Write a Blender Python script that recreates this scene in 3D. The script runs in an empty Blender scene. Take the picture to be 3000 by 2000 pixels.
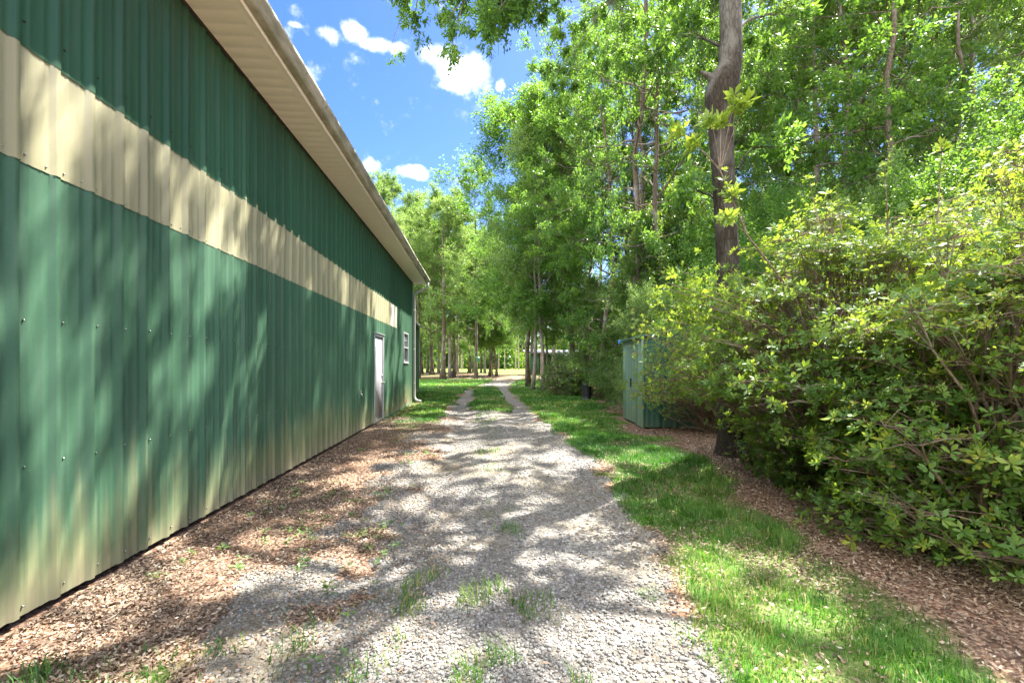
import bpy, math
import numpy as np

# ------------------------------------------------------------------ camera, sky, sun, exposure
C = bpy.context.scene
COL = C.collection
F = 1333.0                       # focal length in photo pixels (3000 wide)
YAW = math.radians(4.12)
CAM = np.array([0.0, 0.0, 1.36])
RGT = np.array([math.cos(YAW), -math.sin(YAW), 0.0])
FWD = np.array([math.sin(YAW), math.cos(YAW), 0.0])
HZ = 1069.0

cd = bpy.data.cameras.new('camera')
cam = bpy.data.objects.new('camera', cd)
COL.objects.link(cam)
cam.location = CAM
cam.rotation_euler = (math.radians(90), 0, -YAW)
cd.sensor_width = 36
cd.lens = F / 3000 * 36
cd.shift_y = (HZ - 1000) / 3000
cd.clip_start = 0.05
cd.clip_end = 6000
C.camera = cam

SUN = np.array([0.415, 0.305, 0.92]); SUN /= np.linalg.norm(SUN)
SUN_EL = math.asin(SUN[2]); SUN_ROT = math.atan2(SUN[0], SUN[1])
SKY_STRENGTH = 0.15
SUN_STRENGTH = 3.8
C.view_settings.view_transform = 'Standard'
C.view_settings.look = 'None'
C.view_settings.exposure = 2.78
C.view_settings.gamma = 1
C.view_settings.use_curve_mapping = False

C.render.engine = 'CYCLES'
cy = C.cycles
cy.use_denoising = True
cy.max_bounces = 10
cy.diffuse_bounces = 5
cy.glossy_bounces = 2
cy.transmission_bounces = 8
cy.transparent_max_bounces = 8
cy.caustics_reflective = False
cy.caustics_refractive = False
cy.sample_clamp_indirect = 6


def at(px, Z=None, py=None, z=None):
    """photo pixel + depth (or the ground row py) -> world point"""
    if Z is None:
        Z = F * CAM[2] / (py - HZ)
    p = CAM + FWD * Z + RGT * ((px - 1500) / F * Z)
    if py is not None:
        p[2] = CAM[2] + (HZ - py) / F * Z
    else:
        p[2] = 0.0
    if z is not None:
        p[2] = z
    return p


class NT:
    def __init__(s, tree):
        s.t = tree; s.n = tree.nodes; s.l = tree.links

    def node(s, typ, ins=None, **kw):
        n = s.n.new(typ)
        for k, v in kw.items():
            setattr(n, k, v)
        for k, v in (ins or {}).items():
            sock = n.inputs[k]
            if hasattr(v, 'is_output') or isinstance(v, bpy.types.NodeSocket):
                s.l.new(v, sock)
            elif isinstance(v, bpy.types.Node):
                s.l.new(v.outputs[0], sock)
            else:
                if sock.type == 'RGBA' and len(v) == 3:
                    v = (*v, 1)
                sock.default_value = v
        return n

    def math(s, op, a, b=0.0, clamp=False):
        n = s.node('ShaderNodeMath', {0: a, 1: b}, operation=op)
        n.use_clamp = clamp
        return n.outputs[0]

    def mix(s, f, a, b, blend='MIX'):
        n = s.n.new('ShaderNodeMix'); n.data_type = 'RGBA'; n.blend_type = blend
        for i, v in ((0, f), (6, a), (7, b)):
            if isinstance(v, bpy.types.NodeSocket):
                s.l.new(v, n.inputs[i])
            elif i and len(v) == 3:
                n.inputs[i].default_value = (*v, 1)
            else:
                n.inputs[i].default_value = v
        return n.outputs[2]

    def ramp(s, f, stops, interp='LINEAR'):
        n = s.n.new('ShaderNodeValToRGB'); n.color_ramp.interpolation = interp
        e = n.color_ramp.elements
        while len(e) < len(stops):
            e.new(0.5)
        for el, (p, c) in zip(e, stops):
            el.position = p
            el.color = (*c, 1) if hasattr(c, '__len__') else (c, c, c, 1)
        s.l.new(f, n.inputs[0])
        return n.outputs[0]

    def noise(s, vec, scale, detail=3, rough=0.55):
        n = s.node('ShaderNodeTexNoise', {'Scale': scale, 'Detail': detail, 'Roughness': rough})
        if vec is not None:
            s.l.new(vec, n.inputs['Vector'])
        return n.outputs[0]

    def scaled(s, vec, sc):
        return s.node('ShaderNodeMapping', {'Vector': vec, 'Scale': sc}).outputs[0]


# ---- sky with a few fair-weather clouds, plus unseen banks added for fill
W = bpy.data.worlds.new('World'); C.world = W; W.use_nodes = True
wt = NT(W.node_tree); wt.n.clear()
sky = wt.node('ShaderNodeTexSky', sky_type='NISHITA', sun_disc=False, sun_elevation=SUN_EL,
              sun_rotation=SUN_ROT, air_density=1.0, dust_density=0.6, ozone_density=1.6)
hs = wt.node('ShaderNodeHueSaturation', {'Color': sky.outputs[0], 'Saturation': 1.36, 'Value': 0.36, 'Hue': 0.52})
tc = wt.node('ShaderNodeTexCoord')
nrm = wt.node('ShaderNodeVectorMath', {0: tc.outputs['Generated']}, operation='NORMALIZE').outputs[0]
nz1 = wt.noise(nrm, 9.0, 6, 0.6)
nz2 = wt.noise(nrm, 24.0, 4, 0.6)
acc = None
for (px, py, rx, ry, amp) in ((1045, 92, 34, 28, .9), (1110, 132, 72, 18, .8), (1350, 205, 78, 52, .92), (1270, 165, 50, 32, .7),
                              (1320, 250, 36, 18, .85), (1467, 250, 14, 17, .8), (1215, 508, 46, 18, .88), (1075, 485, 30, 20, .85),
                              (1335, 525, 45, 18, .6), (865, 73, 26, 9, .6), (965, 105, 36, 26, .65), 
                              (2900, 480, 160, 110, .8), (4200, 300, 700, 400, 1.0)):
    d = FWD * F + RGT * (px - 1500) + np.array([0, 0, HZ - py]); L = np.linalg.norm(d); d = d / L
    t = np.cross(d, (0, 0, 1)); t /= np.linalg.norm(t); b = np.cross(t, d)
    u = wt.node('ShaderNodeVectorMath', {0: nrm, 1: tuple(t * L / rx)}, operation='DOT_PRODUCT').outputs['Value']
    v = wt.node('ShaderNodeVectorMath', {0: nrm, 1: tuple(b * L / ry)}, operation='DOT_PRODUCT').outputs['Value']
    w = wt.node('ShaderNodeVectorMath', {0: nrm, 1: tuple(d)}, operation='DOT_PRODUCT').outputs['Value']
    r2 = wt.math('ADD', wt.math('MULTIPLY', u, u), wt.math('MULTIPLY', v, v))
    m = wt.math('MULTIPLY', wt.math('EXPONENT', wt.math('MULTIPLY', r2, -0.7)), amp)
    m = wt.math('MULTIPLY', m, wt.math('GREATER_THAN', w, 0.0))
    acc = m if acc is None else wt.math('MAXIMUM', acc, m)
for d, rad in (((-.1, -.8, .55), .85), ((-.8, -.35, .45), .85), ((-.3, -.3, .92), .5)):  # broad cloud banks behind and left, out of view, added as fill light
    d = np.array(d); d = d / np.linalg.norm(d)
    w = wt.node('ShaderNodeVectorMath', {0: nrm, 1: tuple(d)}, operation='DOT_PRODUCT').outputs['Value']
    m = wt.math('EXPONENT', wt.math('MULTIPLY', wt.math('SUBTRACT', 1.0, w), -1.4 / (rad * rad)))
    acc = wt.math('MAXIMUM', acc, wt.math('MULTIPLY', m, 1.25))
nn = wt.math('ADD', wt.math('MULTIPLY', nz1, 0.75), wt.math('MULTIPLY', nz2, 0.5))
cl = wt.math('ADD', acc, wt.math('MULTIPLY', wt.math('SUBTRACT', nn, 0.66), 2.6))
cl = wt.math('MULTIPLY', cl, wt.math('MINIMUM', wt.math('MULTIPLY', acc, 4.0), 1.0))
clm = wt.node('ShaderNodeMapRange', {0: cl, 1: 0.18, 2: 1.30}, interpolation_type='SMOOTHSTEP').outputs[0]
skc = wt.mix(clm, hs.outputs[0], (5.6, 5.45, 5.3))
bg = wt.node('ShaderNodeBackground', {'Color': skc, 'Strength': SKY_STRENGTH})
wt.node('ShaderNodeOutputWorld', {'Surface': bg.outputs[0]})

sd = bpy.data.lights.new('sun', 'SUN'); sd.energy = SUN_STRENGTH; sd.angle = math.radians(0.53); sd.color = (1.0, 0.95, 0.86)
so = bpy.data.objects.new('sun', sd); COL.objects.link(so)
from mathutils import Vector, Matrix
so.rotation_euler = Vector(SUN).to_track_quat('Z', 'Y').to_euler()
so.location = (20, 5, 40)


# ------------------------------------------------------------------ mesh helpers
def link(o, parent=None):
    COL.objects.link(o)
    if parent is not None:
        o.parent = parent
    return o


def tag(o, label=None, cat=None, group=None, kind=None):
    if label: o['label'] = label
    if cat: o['category'] = cat
    if group: o['group'] = group
    if kind: o['kind'] = kind
    return o


def thing(name, label, cat, loc=(0, 0, 0), rz=0.0, group=None):
    o = bpy.data.objects.new(name, None)
    o.empty_display_size = 0.2
    o.location = loc; o.rotation_euler = (0, 0, rz)
    link(o)
    return tag(o, label, cat, group)


def mesh_np(name, V, quads=None, tris=None, mats=(), parent=None, smooth=False, attrs=None, midx=None):
    """one mesh object out of numpy arrays"""
    V = np.asarray(V, dtype=np.float32)
    me = bpy.data.meshes.new(name)
    nq = 0 if quads is None else len(quads)
    nt = 0 if tris is None else len(tris)
    me.vertices.add(len(V)); me.vertices.foreach_set('co', V.ravel())
    loops = []
    if nq: loops.append(np.asarray(quads, dtype=np.int32).ravel())
    if nt: loops.append(np.asarray(tris, dtype=np.int32).ravel())
    lv = np.concatenate(loops)
    me.loops.add(len(lv)); me.loops.foreach_set('vertex_index', lv)
    me.polygons.add(nq + nt)
    st = np.concatenate([np.arange(nq) * 4, nq * 4 + np.arange(nt) * 3]).astype(np.int32)
    me.polygons.foreach_set('loop_start', st)
    if smooth:
        me.polygons.foreach_set('use_smooth', np.ones(nq + nt, dtype=bool))
    if midx is not None:
        me.polygons.foreach_set('material_index', np.asarray(midx, dtype=np.int32))
    for k, a in (attrs or {}).items():
        at_ = me.attributes.new(k, 'FLOAT', 'POINT'); at_.data.foreach_set('value', np.asarray(a, dtype=np.float32))
    me.update(calc_edges=True)
    for m in (mats if isinstance(mats, (list, tuple)) else [mats]):
        me.materials.append(m)
    o = bpy.data.objects.new(name, me)
    return link(o, parent)


class MB:
    """collects boxes, strips and tubes for one mesh"""
    def __init__(s):
        s.v = []; s.q = []; s.t = []; s.n = 0; s.mq = []; s.mt = []

    def add(s, V, quads=None, tris=None, m=0):
        V = np.asarray(V, float)
        s.v.append(V)
        if quads is not None and len(quads):
            s.q.append(np.asarray(quads, int) + s.n); s.mq += [m] * len(quads)
        if tris is not None and len(tris):
            s.t.append(np.asarray(tris, int) + s.n); s.mt += [m] * len(tris)
        s.n += len(V)

    def box(s, x0, x1, y0, y1, z0, z1, m=0):
        V = [(x, y, z) for x in (x0, x1) for y in (y0, y1) for z in (z0, z1)]
        s.add(V, [(0, 1, 3, 2), (4, 6, 7, 5), (0, 4, 5, 1), (2, 3, 7, 6), (0, 2, 6, 4), (1, 5, 7, 3)], m=m)

    def bevbox(s, x0, x1, y0, y1, z0, z1, b, m=0):
        """box with chamfered edges"""
        cx = np.array([(x0 + x1) / 2, (y0 + y1) / 2, (z0 + z1) / 2]); h = np.array([(x1 - x0) / 2, (y1 - y0) / 2, (z1 - z0) / 2])
        import bmesh
        bm = bmesh.new(); bmesh.ops.create_cube(bm, size=2.0)
        for v in bm.verts:
            v.co = Vector(h) * 1.0 if False else Vector((v.co.x * h[0], v.co.y * h[1], v.co.z * h[2]))
        bmesh.ops.bevel(bm, geom=bm.edges[:], offset=b, segments=2, profile=0.5, affect='EDGES')
        bmesh.ops.triangulate(bm, faces=bm.faces[:])
        bm.verts.index_update()
        s.add(np.array([v.co[:] for v in bm.verts]) + cx, None, [[v.index for v in f.verts] for f in bm.faces], m=m)
        bm.free()

    def tube(s, P, R, sides=6, cap=True, m=0):
        P = np.asarray(P, float); n = len(P); R = np.broadcast_to(np.asarray(R, float), (n,))
        T = np.gradient(P, axis=0); T /= np.linalg.norm(T, axis=1, keepdims=True) + 1e-9
        ref = np.array([1.0, 0, 0]) if abs(T[:, 0]).mean() < 0.7 else np.array([0, 1.0, 0])
        A = np.cross(T, ref); A /= np.linalg.norm(A, axis=1, keepdims=True) + 1e-9
        B = np.cross(T, A)
        th = np.arange(sides) / sides * 2 * math.pi
        V = P[:, None] + R[:, None, None] * (A[:, None] * np.cos(th)[None, :, None] + B[:, None] * np.sin(th)[None, :, None])
        V = V.reshape(-1, 3)
        i = np.arange(n - 1)[:, None] * sides; j = np.arange(sides)[None]; j2 = (j + 1) % sides
        q = np.stack([i + j, i + sides + j, i + sides + j2, i + j2], -1).reshape(-1, 4)
        tr = []
        if cap:
            V = np.vstack([V, P[-1:] + T[-1:] * R[-1] * .3, P[:1]])
            e = (n - 1) * sides
            tr = [(e + k, n * sides, e + (k + 1) % sides) for k in range(sides)] + [(k, (k + 1) % sides, n * sides + 1) for k in range(sides)]
        s.add(V, q, tr, m=m)

    def extrude(s, prof, axis, a0, a1, closed=False, m=0):
        """prof: 2-D points in the other two axes, extruded along axis"""
        prof = np.asarray(prof, float); n = len(prof); o = [k for k in range(3) if k != axis]
        V = np.zeros((2 * n, 3))
        for k, a in ((0, a0), (1, a1)):
            V[k * n:(k + 1) * n, o[0]] = prof[:, 0]; V[k * n:(k + 1) * n, o[1]] = prof[:, 1]; V[k * n:(k + 1) * n, axis] = a
        r = range(n if closed else n - 1)
        s.add(V, [(i, (i + 1) % n, n + (i + 1) % n, n + i) for i in r], m=m)

    def build(s, name, mats, parent=None, smooth=False, attrs=None):
        q = np.concatenate(s.q) if s.q else None
        t = np.concatenate(s.t) if s.t else None
        return mesh_np(name, np.concatenate(s.v), q, t, mats, parent, smooth, attrs, s.mq + s.mt if isinstance(mats, (list, tuple)) else None)


def vnoise(x, y, scale, seed=0):
    """smooth value noise 0..1"""
    r = np.random.default_rng(1000 + seed); G = r.random((128, 128))
    x = np.asarray(x, float) / scale + 37.3; y = np.asarray(y, float) / scale + 11.7
    xi = np.floor(x).astype(int); yi = np.floor(y).astype(int)
    fx = x - xi; fy = y - yi
    fx = fx * fx * (3 - 2 * fx); fy = fy * fy * (3 - 2 * fy)
    a = G[xi % 128, yi % 128]; b = G[(xi + 1) % 128, yi % 128]; c = G[xi % 128, (yi + 1) % 128]; d = G[(xi + 1) % 128, (yi + 1) % 128]
    return (a * (1 - fx) + b * fx) * (1 - fy) + (c * (1 - fx) + d * fx) * fy


def sstep(a, b, x):
    t = np.clip((x - a) / (b - a), 0, 1)
    return t * t * (3 - 2 * t)


def norm(v):
    return v / (np.linalg.norm(v, axis=-1, keepdims=True) + 1e-9)


# ------------------------------------------------------------------ materials
def mat(name):
    m = bpy.data.materials.new(name); m.use_nodes = True
    t = NT(m.node_tree); t.n.clear()
    return m, t


def surf(t, bsdf, bump=None):
    if bump is not None:
        h, strength, dist = bump
        bn = t.node('ShaderNodeBump', {'Height': h, 'Strength': strength, 'Distance': dist})
        t.l.new(bn.outputs[0], bsdf.inputs['Normal'])
    t.node('ShaderNodeOutputMaterial', {'Surface': bsdf.outputs[0]})


def simple(name, col, rough=0.6, metal=0.0, var=0.15, scale=6.0, spec=0.4):
    m, t = mat(name)
    tcn = t.node('ShaderNodeTexCoord').outputs['Object']
    n = t.noise(tcn, scale, 5)
    c = t.mix(n, tuple(x * (1 - var) for x in col), tuple(min(1, x * (1 + var)) for x in col))
    b = t.node('ShaderNodeBsdfPrincipled', {'Base Color': c, 'Roughness': rough, 'Metallic': metal, 'Specular IOR Level': spec})
    surf(t, b, (n, .1, .01))
    return m


def leaf_mat(name, dark, mid, light, trans=0.5, rough=0.42, yellow=(0.30, 0.36, 0.03), spec=0.45, last=None):
    m, t = mat(name)
    tint = t.node('ShaderNodeAttribute', attribute_name='tint').outputs['Fac']
    oi = t.node('ShaderNodeObjectInfo').outputs['Random']
    f = t.math('ADD', tint, t.math('MULTIPLY', t.math('SUBTRACT', oi, 0.5), 0.34), True)
    c = t.ramp(f, [(0, dark), (.5, mid), (.90, light), (.97, yellow), (1, last or yellow)])
    ct = t.mix(0.5, c, yellow)
    ct = t.mix(1.0, ct, (1.35, 1.5, 0.9), 'MULTIPLY')
    b = t.node('ShaderNodeBsdfPrincipled', {'Base Color': c, 'Roughness': rough, 'Specular IOR Level': spec})
    tr = t.node('ShaderNodeBsdfTranslucent', {'Color': ct})
    mx = t.node('ShaderNodeMixShader', {0: trans, 1: b.outputs[0], 2: tr.outputs[0]})
    t.node('ShaderNodeOutputMaterial', {'Surface': mx.outputs[0]})
    return m


def bark_mat(name, dark, light, lichen=(.42, .42, .38), lich=0.35, vs=1.3, zpale=None):
    m, t = mat(name)
    o = t.node('ShaderNodeTexCoord').outputs['Object']
    s1 = t.scaled(o, (14 * vs, 14 * vs, 3.6 * vs))
    n1 = t.noise(s1, 1.6, 6, .65)
    vor = t.node('ShaderNodeTexVoronoi', {'Vector': s1, 'Scale': 1.3}, feature='DISTANCE_TO_EDGE').outputs[0]
    h = t.math('ADD', t.math('MULTIPLY', t.math('MINIMUM', vor, .25), 1.1), t.math('MULTIPLY', n1, .95))
    c = t.mix(t.ramp(h, [(.25, 0), (.8, 1)]), dark, light)
    l = t.ramp(t.noise(t.scaled(o, (1.8, 1.8, .9)), 1.5, 5, .6), [(.5, 0), (.62, lich)])
    if zpale:
        zz_ = t.node('ShaderNodeSeparateXYZ', {0: o}).outputs['Z']
        up_ = t.node('ShaderNodeMapRange', {0: t.math('ADD', zz_, t.math('MULTIPLY', t.noise(o, 1.7, 4), 2.4)), 1: zpale[0], 2: zpale[1]}).outputs[0]
        c = t.mix(up_, c, t.mix(t.ramp(h, [(.25, 0), (.8, 1)]), (.075, .072, .064), (.27, .26, .235)))
        l = t.math('MULTIPLY', l, t.math('ADD', .25, up_))
    c = t.mix(l, c, lichen)
    b = t.node('ShaderNodeBsdfPrincipled', {'Base Color': c, 'Roughness': .9, 'Specular IOR Level': .2})
    surf(t, b, (h, .9, .03))
    return m


def painted_wall(name, col, col2, stain, stain_amt, z_hi, rough=0.38, spec=.5):
    """painted ribbed sheet with chalking and dirt splashed up from the ground"""
    m, t = mat(name)
    o = t.node('ShaderNodeTexCoord').outputs['Object']
    sep = t.node('ShaderNodeSeparateXYZ', {0: o})
    st = t.noise(t.scaled(o, (9, 9, .55)), 1.6, 5, .6)
    bl = t.noise(o, 1.3, 4)
    fi = t.noise(o, 60, 3)
    c = t.mix(t.math('ADD', t.math('MULTIPLY', bl, .7), t.math('MULTIPLY', fi, .3)), col, col2)
    c = t.mix(t.math('MULTIPLY', t.ramp(st, [(.42, 0), (.72, 1)]), .42), c, tuple(x * .7 + .05 for x in col2))
    # dirt: height + broad and streaky noise
    h = t.math('DIVIDE', sep.outputs['Z'], z_hi)
    bl2 = t.noise(t.scaled(o, (1, .7, 1)), .55, 3)
    f = t.math('SUBTRACT', t.math('ADD', t.math('MULTIPLY', st, 1.25), t.math('ADD', t.math('MULTIPLY', bl, .6), t.math('MULTIPLY', bl2, 1.1))), t.math('ADD', h, .68))
    f = t.math('MULTIPLY', t.ramp(f, [(.12, 0), (.75, 1)]), stain_amt)
    c = t.mix(f, c, t.mix(st, stain, tuple(x * 1.45 for x in stain)))
    if stain_amt > .6:
        f2 = t.math('SUBTRACT', t.math('ADD', t.math('MULTIPLY', st, .9), t.math('MULTIPLY', bl2, .8)), t.math('ADD', t.math('DIVIDE', sep.outputs['Z'], .45), .28))
        c = t.mix(t.math('MULTIPLY', t.ramp(f2, [(.0, 0), (.6, 1)]), .75), c, (.30, .25, .17))
    pn = t.node('ShaderNodeTexWhiteNoise', {'W': t.math('FLOOR', t.math('DIVIDE', t.math('ADD', sep.outputs['Y'], 60.03), .9144))}, noise_dimensions='1D').outputs[0]
    c = t.mix(1.0, c, t.ramp(pn, [(0, .80), (1, 1.14)]), 'MULTIPLY')
    r = t.math('ADD', t.math('MULTIPLY', f, .35), rough)
    b = t.node('ShaderNodeBsdfPrincipled', {'Base Color': c, 'Roughness': r, 'Specular IOR Level': spec})
    surf(t, b, (bl, .25, .02))
    return m


M = {}
M['leaf_oak'] = leaf_mat('leaf_oak', (.025, .080, .018), (.056, .155, .034), (.135, .24, .05), yellow=(.25, .36, .045))
M['leaf_pale'] = leaf_mat('leaf_pale', (.07, .145, .045), (.125, .22, .075), (.23, .32, .12), yellow=(.28, .34, .07), spec=.7)
M['leaf_dark'] = leaf_mat('leaf_dark', (.026, .075, .022), (.050, .125, .036), (.12, .20, .055), trans=.42, rough=.34)
M['leaf_azalea'] = leaf_mat('leaf_azalea', (.045, .115, .022), (.095, .205, .038), (.23, .32, .06), trans=.5, rough=.42, yellow=(.36, .36, .04), last=(.34, .12, .03), spec=.35)
M['bark'] = bark_mat('bark', (.035, .027, .02), (.16, .125, .095))
M['bark_grey'] = bark_mat('bark_grey', (.09, .075, .06), (.30, .26, .22), (.5, .5, .46), .5)
M['bark_oak'] = bark_mat('bark_oak', (.008, .0065, .005), (.050, .040, .028), (.30, .29, .255), .75, vs=1.5, zpale=(6.5, 9.4))
M['bark_pine'] = bark_mat('bark_pine', (.12, .09, .075), (.34, .27, .23), (.45, .42, .4), .3)
M['stem'] = bark_mat('stem', (.10, .065, .045), (.26, .19, .14), (.4, .36, .3), .4)
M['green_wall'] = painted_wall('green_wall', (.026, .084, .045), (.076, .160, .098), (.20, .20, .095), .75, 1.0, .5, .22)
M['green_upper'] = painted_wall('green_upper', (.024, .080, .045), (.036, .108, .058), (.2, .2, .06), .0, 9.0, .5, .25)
M['cream'] = painted_wall('cream', (.29, .27, .155), (.42, .395, .265), (.20, .185, .085), .6, 9, .5)
M['cream_clean'] = painted_wall('cream_clean', (.62, .56, .46), (.68, .63, .53), (.35, .32, .15), .0, 9, .5)
M['green_trim'] = simple('green_trim', (.05, .17, .10), .4)
M['dark_gap'] = simple('dark_gap', (.03, .022, .018), .9)
M['soffit'] = simple('soffit', (.92, .82, .69), .55, var=.05)
M['white'] = simple('white', (.33, .33, .35), .4, var=.04)
M['greywhite'] = simple('greywhite', (.33, .33, .29), .45, var=.08)
M['steel'] = simple('steel', (.36, .36, .34), .3, .9)
M['roof_metal'] = simple('roof_metal', (.30, .31, .32), .5, .2)
M['roof_old'] = simple('roof_old', (.13, .135, .14), .6, .1)
M['black_plastic'] = simple('black_plastic', (.012, .013, .016), .45)
M['wood_old'] = simple('wood_old', (.40, .28, .14), .8, var=.3, scale=14)
M['rail_wood'] = simple('rail_wood', (.34, .24, .15), .8, var=.3, scale=14)
M['blue'] = simple('blue', (.06, .2, .55), .5)
M['shed_green_lit'] = painted_wall('shed_green_lit', (.11, .21, .15), (.17, .27, .205), (.2, .2, .1), .3, .8)  # shed front: same green as the sides, paler to carry its light
M['shed_dark'] = painted_wall('shed_dark', (.02, .085, .06), (.03, .11, .08), (.1, .1, .05), .3, .5)  # shed sides: same green with their shade put into the colour; also roofs

# gutter: off-white with grey-green grime blotches
m, t = mat('gutter_grime'); o = t.node('ShaderNodeTexCoord').outputs['Object']
n = t.noise(t.scaled(o, (1, .8, 4)), 2.2, 6, .62); n2 = t.noise(o, 16, 4)
c = t.mix(t.ramp(n, [(.36, 0), (.62, 1)]), (.52, .47, .38), (.25, .24, .17))
c = t.mix(t.ramp(n2, [(.6, 0), (.75, .7)]), c, (.14, .14, .09))
surf(t, t.node('ShaderNodeBsdfPrincipled', {'Base Color': c, 'Roughness': .7})); M['gutter'] = m

# glass
m, t = mat('window_glass')
surf(t, t.node('ShaderNodeBsdfPrincipled', {'Base Color': (.05, .06, .06), 'Roughness': .04, 'Specular IOR Level': .9})); M['glass'] = m

# pebbles
m, t = mat('pebble'); tint = t.node('ShaderNodeAttribute', attribute_name='tint').outputs['Fac']
c = t.ramp(tint, [(0, (.045, .042, .038)), (.2, (.11, .107, .105)), (.45, (.185, .18, .175)), (.7, (.26, .252, .24)), (.8, (.16, .125, .09)), (.9, (.40, .395, .385)), (1, (.15, .16, .175))])
o = t.node('ShaderNodeTexCoord').outputs['Object']
c = t.mix(t.math('MULTIPLY', t.noise(o, 90, 3), .5), c, (.25, .23, .2))
surf(t, t.node('ShaderNodeBsdfPrincipled', {'Base Color': c, 'Roughness': .75})); M['pebble'] = m

# dead leaves
m, t = mat('dead_leaf'); tint = t.node('ShaderNodeAttribute', attribute_name='tint').outputs['Fac']
c = t.ramp(tint, [(0, (.075, .050, .036)), (.3, (.17, .112, .078)), (.6, (.31, .22, .15)), (.85, (.44, .345, .245)), (1, (.52, .46, .37))])
b = t.node('ShaderNodeBsdfPrincipled', {'Base Color': c, 'Roughness': .7})
tr = t.node('ShaderNodeBsdfTranslucent', {'Color': c})
t.node('ShaderNodeOutputMaterial', {'Surface': t.node('ShaderNodeMixShader', {0: .15, 1: b.outputs[0], 2: tr.outputs[0]}).outputs[0]}); M['dead_leaf'] = m

# grass
m, t = mat('grass_blade'); tint = t.node('ShaderNodeAttribute', attribute_name='tint').outputs['Fac']
c = t.ramp(tint, [(0, (.028, .095, .016)), (.45, (.055, .165, .022)), (.8, (.115, .235, .030)), (.93, (.24, .28, .06)), (1, (.38, .33, .14))])
b = t.node('ShaderNodeBsdfPrincipled', {'Base Color': c, 'Roughness': .45, 'Specular IOR Level': .35})
tr = t.node('ShaderNodeBsdfTranslucent', {'Color': t.mix(1.0, c, (1.3, 1.5, 1.0), 'MULTIPLY')})
t.node('ShaderNodeOutputMaterial', {'Surface': t.node('ShaderNodeMixShader', {0: .4, 1: b.outputs[0], 2: tr.outputs[0]}).outputs[0]}); M['grass'] = m

# gravel sheet under the pebbles
m, t = mat('gravel_sheet'); o = t.node('ShaderNodeTexCoord').outputs['Object']
v1 = t.node('ShaderNodeTexVoronoi', {'Vector': o, 'Scale': 42.0})
v2 = t.node('ShaderNodeTexVoronoi', {'Vector': o, 'Scale': 42.0}, feature='DISTANCE_TO_EDGE')
gs = t.node('ShaderNodeSeparateColor', {0: v1.outputs['Color']}).outputs[0]
c = t.ramp(gs, [(0, (.085, .08, .072)), (.3, (.16, .155, .148)), (.6, (.235, .225, .212)), (.85, (.32, .31, .295)), (1, (.18, .14, .10))])
c = t.mix(t.ramp(v2.outputs[0], [(.0, .75), (.12, 0)]), c, (.13, .115, .09))
fine = t.noise(o, 1.1, 5, .6)
c = t.mix(t.ramp(fine, [(.46, 0), (.66, .8)]), c, (.20, .165, .11))
a = t.node('ShaderNodeAttribute', attribute_name='bare').outputs['Fac']
c = t.mix(a, c, t.mix(fine, (.17, .11, .07), (.33, .22, .14)))
surf(t, t.node('ShaderNodeBsdfPrincipled', {'Base Color': c, 'Roughness': .9, 'Specular IOR Level': .2}), (t.math('MINIMUM', v2.outputs[0], .2), .8, .03)); M['gravel'] = m

# ground sheet: soil + litter, lawn, sunny meadow
m, t = mat('ground_sheet'); o = t.node('ShaderNodeTexCoord').outputs['Object']
v1 = t.node('ShaderNodeTexVoronoi', {'Vector': t.scaled(o, (62, 62, 62)), 'Scale': 1.0, 'Randomness': 1.0})
gs = t.node('ShaderNodeSeparateColor', {0: v1.outputs['Color']}).outputs[0]
lit = t.ramp(gs, [(0, (.06, .036, .024)), (.4, (.15, .085, .055)), (.75, (.27, .165, .11)), (1, (.40, .28, .20))])
n1 = t.noise(o, .8, 6, .65); n2 = t.noise(o, 26, 4, .6); n3 = t.noise(o, .06, 5, .6)
lit = t.mix(t.ramp(n1, [(.5, 0), (.75, .6)]), lit, (.14, .11, .085))
gr = t.mix(n2, (.03, .085, .014), (.085, .20, .028))
gr = t.mix(t.ramp(n1, [(.45, 0), (.8, .55)]), gr, (.17, .19, .05))
me_ = t.mix(n3, (.13, .22, .035), (.24, .29, .07))
ga = t.node('ShaderNodeAttribute', attribute_name='lawn').outputs['Fac']
ma = t.node('ShaderNodeAttribute', attribute_name='meadow').outputs['Fac']
c = t.mix(ga, lit, gr); c = t.mix(ma, c, me_)
surf(t, t.node('ShaderNodeBsdfPrincipled', {'Base Color': c, 'Roughness': .95, 'Specular IOR Level': .15}), (t.math('ADD', gs, n2), .6, .02)); M['ground'] = m


# ------------------------------------------------------------------ ground zones
def drive_edges(y):
    L = np.interp(y, [0, 2.3, 3.4, 6, 10, 17, 24, 30, 36, 42, 60, 90], [-1.35, -1.30, -1.05, -1.02, -.92, -.95, -.7, 0.0, .8, 1.4, 2.7, 5])
    R = np.interp(y, [0, 2, 2.6, 4, 5.2, 7.6, 13, 24, 30, 36, 42, 60, 90], [1.0, 1.04, 1.12, 1.4, 1.55, 1.56, 1.48, 1.6, 2.0, 2.8, 3.9, 6, 9])
    return L, R


def m_gravel(x, y):
    L, R = drive_edges(y)
    fz = np.interp(y, [6, 14], [1, 1.9])
    wob = ((vnoise(x, y, .55, 1) - .5) * .35 + (vnoise(x, y, .16, 2) - .5) * .22) * np.interp(y, [6, 14], [1, 1.25]) * np.where((x < (L + R) / 2) & (y < 13), 1.7, 1.0)
    d = np.minimum((x - L) * np.interp(y, [11, 14], [.62, 1.1]), R - x) + wob
    g = sstep(-.14, .14, d)
    med = sstep(13.0, 14.5, y) * sstep(30, 26, y) * sstep(-.05, .3, np.minimum(x + .18, 1.0 - x) + wob * 1.5) * (.35 + .65 * sstep(.3, .55, vnoise(x, y, .6, 27)))
    return g * (1 - med) * sstep(66, 58, y)


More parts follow.
